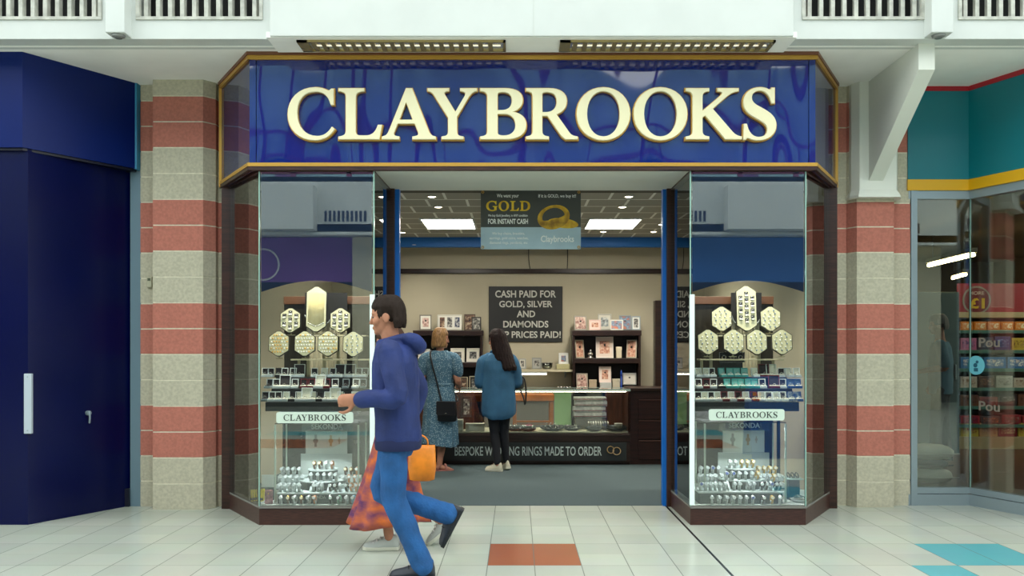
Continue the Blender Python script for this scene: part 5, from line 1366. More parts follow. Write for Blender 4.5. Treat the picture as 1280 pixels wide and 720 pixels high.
def tube_lamp(p, q, label):
    t = thing('fluorescent_lamp', ((p[0]+q[0])/2, (p[1]+q[1])/2, p[2]), label, 'ceiling light', 'fluorescent lamps in the teal shop')
    mb = MB(); mb.smooth = True; mb.cyl(p, q, 0.026, seg=12); mb.build('tube', M('tube_warm', (255, 226, 168), 0.4, emit=22), t)
    d = Vector((q[0]-p[0], q[1]-p[1])).normalized(); n = (-d.y*0.05, d.x*0.05)
    mb = MB(); mb.prism([(p[0]+n[0], p[1]+n[1]), (q[0]+n[0], q[1]+n[1]), (q[0]-n[0], q[1]-n[1]), (p[0]-n[0], p[1]-n[1])], p[2]+0.03, p[2]+0.09); mb.build('housing', M('housing_warm', (180, 172, 150), 0.4), t)
    for e in (p, q):
        mb = MB(); mb.cyl((e[0]*0.8+0.2*(p[0]+q[0])/2, e[1]*0.8+0.2*(p[1]+q[1])/2, p[2]+0.09), (e[0]*0.8+0.2*(p[0]+q[0])/2, e[1]*0.8+0.2*(p[1]+q[1])/2, 3.05), 0.005, seg=6); mb.build('hanger', alu, t)
zl = 2.64
tube_lamp((pX(1161, 12.4), 12.4, zl), (pX(1217, 11.0), 11.0, zl), 'long glowing tube lamp nearest in the teal shop window')
tube_lamp((pX(1191, 14.6), 14.6, zl), (pX(1207, 13.9), 13.9, zl), 'short glowing tube lamp farther back in the teal shop')
for i, (x, y) in enumerate(((7.6, 9.4), (7.6, 10.6), (8.5, 9.4), (8.5, 10.6))):  # panels added out of view to brighten the teal shop interior
    t = thing('light_panel', (x, y, 3.03), 'added unseen light panel in the teal shop ceiling, %s from the window' % ORD[i], 'ceiling light', 'added light panels in the teal shop')
    mb = MB(); mb.box(x-0.32, x+0.32, y-0.32, y+0.32, 3.035, 3.052); mb.build('frame', white_paint, t)
    mb = MB(); mb.box(x-0.3, x+0.3, y-0.3, y+0.3, 3.03, 3.036); mb.build('diffuser', M('added_panel_glow', (255, 246, 226), 0.5, emit=16), t)
# grey tall cabinet
xa, xb = pX(1143, 11.3), pX(1199, 11.3); zt_ = pZ(365, 11.3)
t = thing('tall_cabinet', ((xa+xb)/2, 11.6, 0), 'tall plain grey-green cabinet inside the teal shop', 'cabinet')
gm = M('cabinet_grey', (74, 96, 98), 0.4)
mb = MB(); mb.box(xa, xb, 11.3, 11.95, 0.006, zt_, 0.006); mb.build('carcass', gm, t)
mb = MB(); mb.box(xa+0.01, xb-0.01, 11.285, 11.3, 0.09, zt_-0.02, 0.004); d = mb.build('door', gm, t)
mb = MB(); mb.box(xb-0.07, xb-0.05, 11.262, 11.286, 1.0, 1.2, 0.004); mb.build('handle', alu, d)
# product shelves
Ysh = 11.8
xa, xb = pX(1199, Ysh), 8.1
t = thing('product_shelving', ((xa+xb)/2, 12.1, 0), 'cream supermarket shelving with a red header inside the teal shop', 'shelving')
crm = M('shelf_unit_cream', (180, 164, 124), 0.5)
mb = MB(); mb.box(xa, xb, Ysh, 12.4, 0.006, pZ(546, Ysh), 0.004); mb.build('base', crm, t)
mb = MB(); mb.box(xa, xb, 12.36, 12.4, 0.1, pZ(396, Ysh)); mb.build('back_panel', M('unit_back', (52, 40, 34), 0.6), t)
mb = MB(); mb.box(xa, xb, Ysh+0.02, 12.4, pZ(397, Ysh), pZ(390, Ysh), 0.003); mb.build('top', crm, t)
mb = MB(); mb.box(xa, xb, Ysh+0.05, Ysh+0.07, pZ(391, Ysh), pZ(354, Ysh)); hd = mb.build('red_header', M('header_red', (150, 16, 34), 0.5), t)
mb = MB(); xc, zc = pX(1223, Ysh), pZ(375, Ysh)
mb.cyl((xc, Ysh+0.048, zc), (xc, Ysh+0.044, zc), 0.20, seg=32); mb.build('badge_ring', M('badge_grey', (146, 140, 128), 0.5), hd)
mb = MB(); mb.cyl((xc, Ysh+0.0435, zc), (xc, Ysh+0.041, zc), 0.175, seg=32); mb.build('badge', M('badge_red', (112, 20, 30), 0.5), hd)
mb = MB(); text_mb(mb, '£1', xc-0.11, xc+0.11, zc-0.12, zc+0.03, Ysh+0.0405, 0.003, 0.035); mb.build('price', M('price_yellow', (222, 184, 20), 0.5), hd)
mb = MB(); text_mb(mb, 'MORE', xc-0.105, xc+0.105, zc+0.075, zc+0.125, Ysh+0.0405, 0.003, 0.02); mb.build('lettering', M('badge_text', (200, 180, 170), 0.5), hd)
shelf_y = [(413, 'orange'), (438, 'mixed'), (461, 'blue'), (485, 'brown'), (508, 'dark'), (531, 'red')]
sg = M('shelf_edge_green', (70, 120, 108), 0.4)
for y, _ in shelf_y:
    z = pZ(y, Ysh)
    mb = MB(); mb.box(xa, xb, Ysh, 12.36, z-0.022, z, 0.002); s_ = mb.build('shelf', crm, t)
    mb = MB(); mb.box(xa, xb, Ysh-0.012, Ysh, z-0.04, z+0.006, 0.002); mb.build('price_rail', sg, s_)
palette = {'orange': [((220, 128, 20), (240, 220, 180))], 'mixed': [((190, 110, 150), (90, 60, 120)), ((60, 60, 80), (140, 140, 150)), ((40, 60, 120), (90, 110, 160)), ((200, 170, 60), (120, 90, 30))],
           'blue': [((60, 120, 180), (226, 214, 206))], 'brown': [((200, 190, 176), (140, 110, 90)), ((70, 40, 34), (150, 110, 80)), ((170, 170, 160), (110, 110, 104))],
           'dark': [((110, 70, 50), (60, 40, 36)), ((140, 60, 60), (60, 30, 40)), ((50, 46, 52), (110, 100, 90))], 'red': [((160, 30, 44), (60, 20, 30)), ((60, 40, 44), (180, 90, 40)), ((150, 40, 50), (110, 90, 80))],
           'yellow': [((206, 186, 70), (150, 60, 40)), ((200, 160, 110), (160, 80, 60)), ((130, 30, 40), (190, 170, 120))]}
rowname = {'orange': 'orange snack box', 'mixed': 'toy or bottle pack', 'blue': 'blue and white carton', 'brown': 'brown and cream pack', 'dark': 'dim packet', 'red': 'dark red packet', 'yellow': 'yellow and red biscuit box'}
rr = random.Random(11)
rows = [(413, 'orange', 0.19, 0.125, 'top shelf'), (438, 'mixed', 0.24, 0.19, 'second shelf'), (461, 'blue', 0.33, 0.165, 'third shelf'), (485, 'brown', 0.25, 0.17, 'fourth shelf'), (508, 'dark', 0.27, 0.16, 'fifth shelf'), (531, 'red', 0.29, 0.15, 'sixth shelf'), (553, 'yellow', 0.27, 0.19, 'bottom shelf')]
for y, kind, w, h, rn in rows:
    z = pZ(y, Ysh) if kind != 'yellow' else pZ(546, Ysh)
    x = xa+0.03; i = 0
    while x+w < min(xb, 8.0):
        p = palette[kind][i % len(palette[kind])]
        nm = '%s_%d' % (kind, i % len(palette[kind]))
        hh = h*rr.uniform(0.8, 1.05) if kind not in ('orange', 'blue', 'yellow') else h
        ww = w*0.93
        t2 = thing('product_pack', (x+ww/2, Ysh+0.12, z+0.001), '%s, %s from left on the %s of the teal shop' % (rowname[kind], ORD[i], rn), 'product pack', '%ses on the %s' % (rowname[kind], rn))
        q = MB(); q.box(x, x+ww, Ysh+0.02, Ysh+0.22, z+0.001, z+hh, 0.004); q.build('carton', M('pack_'+nm, p[0], 0.45), t2)
        q = MB(); q.box(x+ww*0.12, x+ww*0.88, Ysh+0.015, Ysh+0.02, z+hh*0.22, z+hh*0.8); q.build('label_panel', picture_mat('packlab_'+nm, p[1], [p[0], tuple(min(255, v+40) for v in p[1])], 22, i), t2)
        x += w; i += 1
# vinyl on the glass: pale letters and a round sticker (on the slanted pane)
def on_pane(pxx, off=-0.004):
    # intersection of the pixel column with the slanted pane R1-R2
    k = (pxx-646)/FPX
    dx, dy = R2[0]-R1[0], R2[1]-R1[1]
    u = (k*R1[1]-R1[0])/(dx-k*dy)
    return R1[0]+dx*u, R1[1]+dy*u, u
ang = math.atan2(R2[1]-R1[1], R2[0]-R1[0])
def vinyl(build, pxx, y, name, mat, label, cat, group=None):
    X, Y, u = on_pane(pxx)
    t = thing(name, (X+0.003*math.sin(ang), Y-0.003*math.cos(ang), pZ(y, Y)), label, cat, group)
    mb = build(); mb.build(name+'_film', mat, t, local=True); t.rotation_euler = (0, 0, ang)
    return t
for y, lab in ((434, 'upper'), (514, 'lower')):
    def b():
        q = MB(); text_mb(q, 'Pou', -0.10, 0.10, 0, 0.085, -0.002, 0.001, 0.02); return q
    vinyl(b, 1237, y, 'window_lettering', M('vinyl_pale', (126, 118, 106), 0.5), 'pale letters Pou on the slanted shop glass, %s of two' % lab, 'lettering')
def b():
    q = MB(); q.cyl((0, -0.001, 0.085), (0, -0.003, 0.085), 0.085, seg=28); return q
st = vinyl(b, 1220.5, 468.5, 'window_sticker', M('sticker_blue', (110, 190, 206), 0.5), 'round pale blue sticker on the slanted shop glass', 'sticker')
q = MB(); q.cyl((-0.005, -0.003, 0.085), (-0.005, -0.0045, 0.085), 0.02, seg=12); q.box(-0.02, 0.02, -0.0045, -0.003, 0.03, 0.06); q.cyl((0.012, -0.003, 0.115), (0.012, -0.0045, 0.115), 0.014, seg=12); q.build('emblem', M('emblem_dark', (30, 90, 110), 0.5), st, local=True)
# stacked bedding behind the pane
def cushion(cx, cy, z0, rx, ry, h, m, lab):
    t = thing('folded_bedding', (cx, cy, z0), lab, 'bedding')
    mb = MB(); mb.smooth = True
    rings = []
    for k in range(13):
        ph = -PI/2+PI*k/12; ring = []
        for i in range(40):
            th = 2*PI*i/40
            c, s = math.cos(th), math.sin(th)
            e = (abs(c)**3+abs(s)**3)**(-1/3)
            r = max(0.02, math.cos(ph))**0.45
            w = 1+0.05*noise.noise(Vector((c*2+z0*5, s*2, k*0.4)))
            ring.append((cx+rx*r*e*c*0.92*w, cy+ry*r*e*s*0.92*w, z0+h*(0.5+0.5*math.sin(ph))*(1+0.08*noise.noise(Vector((c*1.6+z0*9, s*1.6, 3))))))
        rings.append(ring)
    mb.loft(rings); o = mb.build('bedding_roll', m, t)
    q = MB(); q.smooth = True; q.tube([(cx-rx*0.9, cy-ry*0.93, z0+h*0.5), (cx, cy-ry*0.99, z0+h*0.47), (cx+rx*0.9, cy-ry*0.93, z0+h*0.5)], 0.006, 6); q.build('seam', m, t)
    return t
fl = M('fleece_cream', (232, 228, 212), 0.9, bump=0.6, bscale=90); nv = M('bedding_navy', (30, 44, 66), 0.9, bump=0.3, bscale=60)
X0 = pX(1167, 8.75)
cushion(X0, 8.9, 0.008, 0.25, 0.24, 0.15, fl, 'cream folded bedding roll at the bottom of the pile behind the shop glass')
cushion(X0-0.03, 8.9, 0.155, 0.23, 0.22, 0.10, nv, 'navy folded bedding in the middle of the pile behind the shop glass')
cushion(X0+0.02, 8.9, 0.25, 0.24, 0.23, 0.15, fl, 'cream folded bedding roll on top of the pile behind the shop glass')

# ------------------------------------------------------------------ the mall side behind the camera (seen only as reflections)
YO = -4.6
struct((lambda m: (m.box(-26, 26, YO-3, YO-2.6, 0, 3.85), m)[1])(MB()).build('wall_opposite', M('opp_dark', (34, 31, 28), 0.6, var=0.3, vscale=1.2)))
struct((lambda m: (m.box(-9.5, -3.24, YO-0.1, YO+0.02, 2.85, 3.80), m)[1])(MB()).build('wall_fascia_purple', M('opp_purple', (108, 52, 140), 0.5)))
mb = MB(); mb.torus((-5.42, YO+0.03, 3.22), 0.33, 0.02, (0, 1, 0), 32, 6); struct(mb.build('trim_emblem', M('opp_white', (220, 225, 225), 0.5)))
struct((lambda m: (m.box(2.6, 9.5, YO-0.1, YO+0.02, 2.85, 3.80), m)[1])(MB()).build('wall_fascia_blue', M('opp_blue', (16, 92, 168), 0.5)))
struct((lambda m: (m.box(-3.24, 2.6, YO-0.1, YO, 2.95, 3.80), m)[1])(MB()).build('wall_fascia_grey', M('opp_grey', (110, 108, 104), 0.5)))
mb = MB()
for x in (-9.5, -3.1, 2.5, 9.5): mb.box(x-0.4, x+0.4, YO-0.3, YO+0.12, 0, 3.8)
struct(mb.build('pillar_opposite', block_cream))
mb = MB(); mb.box(-26, 26, YO-3, YO+0.75, 3.82, 3.98); struct(mb.build('ceiling_opposite', soffit_paint))
YV = YO+0.75
OV = [(-9.2, -7.7), (-3.95, -3.05), (2.3, 3.95), (7.7, 9.2)]
beam_run('beam_opposite', -26, 26, YV-0.22, YV, [])
mb = MB()
for a, b in OV:
    n = int((b-a)/0.09)
    for i in range(n): mb.box(a+i*0.09, a+i*0.09+0.05, YV, YV+0.012, 4.03, 4.25)
struct(mb.build('trim_vents', M('opp_vent', (30, 44, 70), 0.6)))
mb = MB()
for a, b in ((-6.6, -4.1), (4.25, 7.2), (-1.6, 1.4)): mb.box(a, b, YV-0.1, YV+0.35, 3.83, 4.72)
struct(mb.build('beam_boxes', white_paint))
# upper floor: purple rail, columns, glazed wall and roof ribs
pur = M('opp_rail', (112, 40, 84), 0.4)
mb = MB(); mb.box(-26, 26, YV-0.1, YV-0.02, 5.02, 5.12); mb.box(-26, 26, YV-0.1, YV-0.02, 5.85, 5.95)
for i in range(-16, 17): mb.box(i*1.15-0.05, i*1.15+0.05, YV-0.1, YV-0.02, 4.9, 5.9)
struct(mb.build('trim_balustrade', pur))
mb = MB()
for i in range(-8, 9): mb.box(i*2.6-0.14, i*2.6+0.14, YV-1.6, YV-1.3, 4.9, 8.2)
struct(mb.build('pillar_gallery', M('opp_column', (88, 52, 110), 0.4)))
struct((lambda m: (m.box(-26, 26, YV-3.2, YV-3.0, 4.0, 8.4), m)[1])(MB()).build('wall_gallery', M('opp_pale', (140, 176, 190), 0.6, var=0.2, vscale=0.5)))
mb = MB(); mb.box(-26, 26, YV-3.2, YV, 4.85, 4.95); struct(mb.build('floor_gallery', soffit_paint))
mb = MB(); mb.smooth = True
for i in range(-6, 7):
    pts = [(i*3.0+0.8*math.sin(i), YV-2.8+k*(10.5+2.8)/10, 8.2+2.0*math.sin(PI*k/10)) for k in range(11)]
    mb.tube(pts, 0.12, 8, 2)
struct(mb.build('beam_roof_ribs', M('rib_white', (200, 206, 210), 0.5)))
mb = MB(); mb.box(-14, 14, 6.45, 16, 4.9, 5.0); struct(mb.build('floor_upper', soffit_paint))
mb = MB(); mb.box(-26, 26, 9.5, 9.7, 5.0, 9.0); struct(mb.build('wall_upper', M('opp_pale', (140, 176, 190), 0.6)))
# blue A-board out on the concourse, its text facing the shop
t = thing('pavement_sign', (3.38, 2.4, 0), 'blue folding pavement sign standing out on the concourse', 'sign')
bb_ = M('board_blue', (20, 84, 160), 0.4)
for s_ in (1, -1):
    q = MB(); q.loft([[(3.02, 2.4+s_*0.22, 0.0), (3.74, 2.4+s_*0.22, 0.0), (3.74, 2.4+s_*0.245, 0.0), (3.02, 2.4+s_*0.245, 0.0)], [(3.02, 2.4+s_*0.02, 1.05), (3.74, 2.4+s_*0.02, 1.05), (3.74, 2.4+s_*0.045, 1.05), (3.02, 2.4+s_*0.045, 1.05)]]); q.build('board', bb_, t)
q = MB(); text_mb(q, 'GREGGS', 3.2, 3.66, 0.72, 0.86, 2.52, 0.003, 0.03, face=1); q.build('lettering', M('opp_white', (220, 225, 225), 0.5), t)
q = MB()
for a in (0, 1):
    for b in (0, 1): q.box(3.06+a*0.06, 3.105+a*0.06, 2.515, 2.523, 0.74+b*0.06, 0.785+b*0.06)
q.build('square_emblem', M('logo_orange', (236, 130, 20), 0.5), t)
# ------------------------------------------------------------------ people
def skin_mat(n, c): return M(n, c, 0.55, var=0.05, vscale=20, spec=0.3)
def fuse(mb, name, mats, parent, voxel=0.006, it=3, fac=0.5, disp=None):
    """one continuous surface out of overlapping shapes"""
    o = mb.build(name, mats, parent, local=True)
    r = o.modifiers.new('r', 'REMESH'); r.mode = 'VOXEL'; r.voxel_size = voxel
    s = o.modifiers.new('s', 'SMOOTH'); s.iterations = it; s.factor = fac
    dg = bpy.context.evaluated_depsgraph_get(); dg.update()
    me = bpy.data.meshes.new_from_object(o.evaluated_get(dg))
    o.modifiers.clear(); old = o.data; o.data = me; bpy.data.meshes.remove(old); me.name = name
    if disp:
        amp, sc = disp
        ns = [v.normal.copy() for v in me.vertices]
        for v, n_ in zip(me.vertices, ns):
            p = v.co
            v.co = p+n_*amp*(noise.noise(Vector((p.x*sc, p.y*sc, p.z*sc*0.45)))+0.5*noise.noise(Vector((p.x*sc*2.3+5, p.y*sc*2.3, p.z*sc*1.1))))
    me.polygons.foreach_set('use_smooth', [True]*len(me.polygons))
    if not me.materials:
        for m in (mats if isinstance(mats, (list, tuple)) else [mats]): me.materials.append(m)
    return o
def Rz(deg): return Matrix.Rotation(math.radians(deg), 3, 'Z')
def Rx(deg): return Matrix.Rotation(math.radians(deg), 3, 'X')
def head(mb, c, yaw=0, pitch=0, s=1.0):
    R = Rz(yaw) @ Rx(pitch); c = Vector(c)
    P = lambda x, y, z: c+R @ Vector((x*s, y*s, z*s))
    E = lambda x, y, z, a, b, d: mb.ell(P(x, y, z), a*s, b*s, d*s, 20, 14, R)
    E(0, 0, .03, .076, .096, .098); E(0, .022, -.04, .060, .068, .075); E(0, .068, -.088, .024, .022, .02)
    E(.034, .06, -.022, .032, .03, .034); E(-.034, .06, -.022, .032, .03, .034)
    E(0, .082, .028, .052, .014, .012); E(0, .087, -.058, .024, .012, .006); E(0, .086, -.067, .02, .012, .007)
    E(.079, -.004, -.005, .010, .022, .033); E(-.079, -.004, -.005, .010, .022, .033)
    mb.tube([P(0, .088, .02), P(0, .099, -.012), P(0, .104, -.028)], [.009*s, .011*s, .013*s], 10, 3)
    return P
def eyes(P, parent, s=1.0):
    for x in (-.031, .031):
        q = MB(); q.smooth = True; q.ell(P(x, .079, .004), .012*s, .012*s, .008*s, 10, 6); q.build('eye', M('eye_dark', (50, 44, 42), 0.3), parent, local=True)
def hand(mb, w, d, n, side, curl=25, s=1.0):
    """w wrist, d direction of the fingers, n the way the palm faces, side=+1/-1 where the thumb is along d x n"""
    w = Vector(w); d = Vector(d).normalized(); n = Vector(n); n = (n-d*n.dot(d)).normalized(); t = d.cross(n)*side
    mb.tube([w-d*.01, w+d*.03*s, w+d*.085*s], [.027*s, .040*s, .040*s], 14, 3, flat=(n, .42))
    for i, L in enumerate((.070, .079, .073, .056)):
        p = w+d*(.088 if i < 3 else .08)*s+t*(.031-.0205*i)*s
        pts = [p-d*.02*s, p]; a = math.radians(curl*0.5)
        for k, f in enumerate((.45, .32, .25)):
            a += math.radians(curl*(1.0 if k else .5))
            p = p+(d*math.cos(a)+n*math.sin(a))*L*f*s; pts.append(p)
        mb.tube(pts, [.0092*s, .0092*s, .0088*s, .008*s, .007*s], 8, 2)
    p = w+d*.028*s+t*.03*s
    mb.tube([p-t*.012*s, p+(d*.55+t*.7+n*.2)*.035*s, p+(d*1.3+t*.85+n*.5)*.05*s, p+(d*2.0+t*.75+n*.9)*.048*s], [.013*s, .0125*s, .011*s, .008*s], 8, 2)
def arm(mb, sh, el, wr, r=(.05, .041, .036, .026)):
    sh, el, wr = Vector(sh), Vector(el), Vector(wr)
    mb.tube([sh, (sh+el)/2, el, el+(wr-el)*.35, wr], [r[0], r[0]*.95, r[1], r[1]*.98, r[3]], 14, 4)
def leg(mb, hp, kn, an, r=(.085, .056, .058, .036)):
    hp, kn, an = Vector(hp), Vector(kn), Vector(an)
    mid = kn+(an-kn)*.33
    mb.tube([hp, (hp+kn)/2, kn, mid, kn+(an-kn)*.75, an], [r[0], r[0]*.86, r[1], r[2], r[3]*1.1, r[3]], 16, 4)
def torso(mb, rings, cy=0.0, seg=32):
    """rings of (z, rx, ry, y offset)"""
    L = []
    for z, rx, ry, oy in rings:
        ring = []
        for i in range(seg):
            th = 2*PI*i/seg; c, s = math.cos(th), math.sin(th)
            e = (abs(c)**2.4+abs(s)**2.4)**(-1/2.4)
            ring.append((rx*e*c, cy+oy+ry*e*s, z))
        L.append(ring)
    mb.loft(L)
def shoe(parent, an, yaw, m_up, m_sole, pitch=0, L=.275, name='shoe', label=None, laces=None):
    """an: ankle centre; the sole lies .085 below it"""
    T = Matrix.Translation(Vector(an)) @ Matrix.Rotation(math.radians(yaw), 4, 'Z') @ Matrix.Rotation(math.radians(pitch), 4, 'X')
    st = [(-.075, .030, .055), (-.065, .036, .085), (-.03, .038, .095), (.02, .040, .088), (.07, .045, .066), (.12, .048, .050), (.165, .043, .040), (.19, .028, .028), (.198, .012, .014)]
    rings = []
    for y, w, h in st:
        y = y*L/.275
        ring = []
        for i in range(16):
            th = 2*PI*i/16; c, s = math.cos(th), math.sin(th)
            ring.append((w*c*(1 if s < 0 else (1-.35*s)), y, -.072+max(-.004, h*(s if s > 0 else s*.05))))
        rings.append(ring)
    q = MB(); q.smooth = True; q.loft(rings); q.xform(T); u = q.build(name, m_up, parent, local=True)
    if label: u['label'] = label
    rings = []
    for z, g in ((-.085, .96), (-.07, 1.04), (-.062, 1.03)):
        ring = []
        pts = [(y*L/.275, w) for y, w, h in st]
        for y, w in pts: ring.append((w*g+.002, y*1.02, z))
        for y, w in pts[::-1]: ring.append((-w*g-.002, y*1.02, z))
        rings.append(ring)
    q = MB(); q.loft(rings); q.xform(T); q.build('sole', m_sole, u, local=True)
    if laces:
        q = MB(); q.smooth = True
        for k in range(4):
            y = .03+.026*k; z = .017-.0105*k*1.35
            q.tube([(-.022, y, z-.012), (0, y+.004, z), (.022, y, z-.012)], .004, 6, 2)
        q.xform(T); q.build('laces', laces, u, local=True)
    return u
def strands(c, R, n, r0, z_len, s=1.0, face=70, thick=.014, seed=1, droop=0.0, back=0.0, base=.0, jitter=.12):
    """hair: tapered locks laid from the crown over the skull; z_len(angle) the end height below the head centre"""
    rr = random.Random(seed); mb = MB(); c = Vector(c)
    P = lambda x, y, z: c+R @ Vector((x*s, y*s, z*s))
    mb.ell(P(0, -.008, .038), .083*s, .098*s, .097*s, 20, 12, R)
    keep = []
    for i in range(n):
        th = 2*PI*(i+rr.uniform(-.3, .3))/n
        dx, dy = math.sin(th), math.cos(th)
        deg = abs((math.degrees(th)+180) % 360-180)
        L = z_len(deg)
        if deg < face: L = max(L, .055)
        j = rr.uniform(-1, 1)*jitter
        k1 = 1.0+base
        pts = [P(0.02*dx, 0.02*dy-.01, .135), P(.055*dx, .065*dy-.01, .122), P(.080*k1*dx, .096*k1*dy-.012, .07)]
        z = .02
        while z > L:
            w = 1+droop*(.07-z)
            pts.append(P(.086*w*k1*dx+j*.02, .100*w*k1*dy-.012-back*max(0, .03-z), z)); z -= .05
        if len(pts) > 3 or L < .07: pts.append(P(.082*dx*(1+droop*(.07-L))*k1+j*.03, .096*dy*(1+droop*(.07-L))*k1-.012-back*max(0, .03-L), L))
        mb.tube(pts, [thick*s*.8]+[thick*s]*(len(pts)-2)+[thick*s*.45], 8, 3)
    return mb
trainer_grey = M('trainer_grey', (172, 178, 172), 0.7); sole_w = M('sole_white', (206, 206, 190), 0.6); sole_d = M('sole_dark', (20, 24, 30), 0.6)
shoe_black = M('shoe_black', (30, 36, 46), 0.5, bump=0.1, bscale=40)

# ---- man in the blue jacket, walking to the left in front of the shop
g = 5.25
man = thing('person', (pX(497, g), g, 0), 'person in blue jacket and jeans walking past in front of the left window', 'person')
sk = skin_mat('skin_tan', (176, 122, 96))
an_l, an_r = (-.09, -.165, .088), (.09, -.30, .36)
hl, hr, kl, kr = (-.09, .02, .88), (.09, .02, .88), (-.09, .005, .475), (.09, .10, .49)
shl, shr = (-.185, .02, 1.40), (.185, .02, 1.40)
el_, wl_ = (-.255, -.03, 1.12), (-.205, .21, 1.10)
er_, wr_ = (.25, -.10, 1.13), (.23, -.02, .89)
b = MB(); hc = (0, .065, 1.60)
P = head(b, hc, 0, -4, .98)
b.tube([(0, .02, 1.36), (0, .04, 1.45), (0, .055, 1.54)], [.07, .058, .056], 16, 4)
torso(b, [(.84, .15, .10, 0), (1.0, .14, .095, 0), (1.2, .155, .10, .005), (1.34, .165, .095, .01), (1.42, .10, .07, .02)])
for a_, h_, k_, n_ in ((0, hl, kl, an_l), (1, hr, kr, an_r)): leg(b, h_, k_, n_, (.08, .052, .054, .036))
arm(b, shl, el_, wl_); arm(b, shr, er_, wr_)
hand(b, wl_, (.05, 1, -.05), (1, 0, -.1), 1, 35); hand(b, wr_, (0, .25, -1), (-1, .1, 0), -1, 45)
fuse(b, 'body', sk, man, .0055, 3)
eyes(P, man, .98)
hq = strands(hc, Rx(-4), 34, 0, lambda d: .06 if d < 72 else (.035 if d < 112 else -.07), .98, 72, .012, 3, jitter=.05)
fuse(hq, 'hair', M('hair_dark', (40, 30, 25), 0.7, spec=0.15), man, .005, 2, disp=(.003, 60))
j = MB()
torso(j, [(.80, .185, .135, -.005), (.86, .195, .145, -.005), (1.0, .185, .14, 0), (1.18, .19, .142, .01), (1.32, .205, .135, .012), (1.40, .175, .115, .018), (1.46, .085, .085, .03)])
for s_, e_, w_ in ((shl, el_, wl_), (shr, er_, wr_)):
    s_, e_, w_ = Vector(s_), Vector(e_), Vector(w_)
    j.tube([s_*1.0+Vector((0, 0, -.015)), (s_+e_)/2, e_, (e_+w_)/2, e_+(w_-e_)*.93], [.078, .072, .064, .056, .048], 16, 4)
j.torus((0, .03, 1.455), .078, .026, (0, .25, 1), 24, 10)
j.tube([(-.09, -.06, 1.47), (-.05, -.11, 1.45), (0, -.125, 1.42), (.05, -.11, 1.45), (.09, -.06, 1.47)], [.03, .045, .055, .045, .03], 12, 4)
fuse(j, 'jacket', M('jacket_blue', (24, 44, 104), 0.75, var=0.15, vscale=5, bump=0.2, bscale=40), man, .007, 3, disp=(.010, 9))
hem = MB(); 
hem_r = []
for z, k in ((.785, 1.0), (.80, 1.03), (.835, 1.03), (.85, 1.0)):
    hem_r.append([(.188*k*math.cos(2*PI*i/32)*(abs(math.cos(2*PI*i/32))**2.4+abs(math.sin(2*PI*i/32))**2.4)**(-1/2.4), -.005+.138*k*math.sin(2*PI*i/32)*(abs(math.cos(2*PI*i/32))**2.4+abs(math.sin(2*PI*i/32))**2.4)**(-1/2.4), z) for i in range(32)])
hem.loft(hem_r); smooth(hem.build('jacket_hem', M('jacket_rib', (14, 26, 70), 0.85), man, local=True), 50)
t_ = MB()
torso(t_, [(.74, .12, .10, .01), (.80, .15, .112, .005), (.88, .145, .105, 0), (.94, .13, .095, 0)])
for h_, k_, n_ in ((hl, kl, an_l), (hr, kr, an_r)):
    h_, k_, n_ = Vector(h_), Vector(k_), Vector(n_)
    t_.tube([h_, (h_+k_)/2, k_, (k_+n_)/2, n_+(k_-n_)*.05, n_+(n_-k_).normalized()*.01], [.088, .088, .074, .068, .066, .070], 18, 4)
fuse(t_, 'jeans', M('denim_blue', (26, 84, 142), 0.85, var=0.15, vscale=6, bump=0.25, bscale=70), man, .0065, 2, disp=(.008, 13))
shoe(man, an_l, 0, shoe_black, sole_d, 0, .275, laces=M('lace_black', (14, 16, 20), 0.7))
shoe(man, an_r, 0, shoe_black, sole_d, -62, .275, laces=M('lace_black', (14, 16, 20), 0.7))
man.rotation_euler = (0, 0, PI/2)

# ---- shopper half hidden behind him: orange and purple skirt, grey trainers
g = 5.97
sh_ = thing('person', (pX(492, g), g, 0), 'person in orange and purple skirt and grey trainers, half hidden behind walking man', 'person')
b = MB(); hc = (0, .03, 1.435)
P = head(b, hc, 0, -4, .93)
b.tube([(0, 0, 1.22), (0, .01, 1.30), (0, .022, 1.38)], [.06, .048, .047], 16, 4)
torso(b, [(.76, .14, .10, 0), (.95, .12, .085, 0), (1.10, .13, .09, 0), (1.20, .14, .085, 0), (1.27, .08, .06, 0)])
an_l, an_r = (-.08, .02, .088), (.08, -.33, .17)
leg(b, (-.08, .01, .78), (-.08, .06, .43), an_l, (.08, .05, .05, .033)); leg(b, (.08, .01, .78), (.08, .0, .43), an_r, (.08, .05, .05, .033))
wl_ = (-.15, .03, .82); wr_ = (.16, .03, .82)
arm(b, (-.14, 0, 1.20), (-.17, -.04, 1.0), wl_, (.042, .035, .03, .023)); arm(b, (.14, 0, 1.20), (.18, -.04, 1.0), wr_, (.042, .035, .03, .023))
hand(b, wl_, (0, .25, -1), (1, 0, 0), 1, 40, .9); hand(b, wr_, (0, .25, -1), (-1, 0, 0), -1, 40, .9)
fuse(b, 'body', sk, sh_, .0055, 3); eyes(P, sh_, .93)
hq = strands(hc, Rx(-4), 40, 0, lambda d: .05 if d < 65 else -.16, .93, 65, .015, 8, droop=.6)
fuse(hq, 'hair', M('hair_brown', (66, 44, 34), 0.7, spec=0.2), sh_, .006, 2, disp=(.003, 60))
j = MB(); torso(j, [(.82, .155, .115, 0), (.95, .14, .105, 0), (1.10, .15, .11, 0), (1.20, .155, .10, 0), (1.265, .08, .065, .005)])
for s_, e_, w_ in (((-.14, 0, 1.195), (-.17, -.04, 1.0), wl_), ((.14, 0, 1.195), (.18, -.04, 1.0), wr_)):
    s_, e_, w_ = Vector(s_), Vector(e_), Vector(w_); j.tube([s_, (s_+e_)/2, e_, e_+(w_-e_)*.6], [.06, .055, .05, .043], 14, 4)
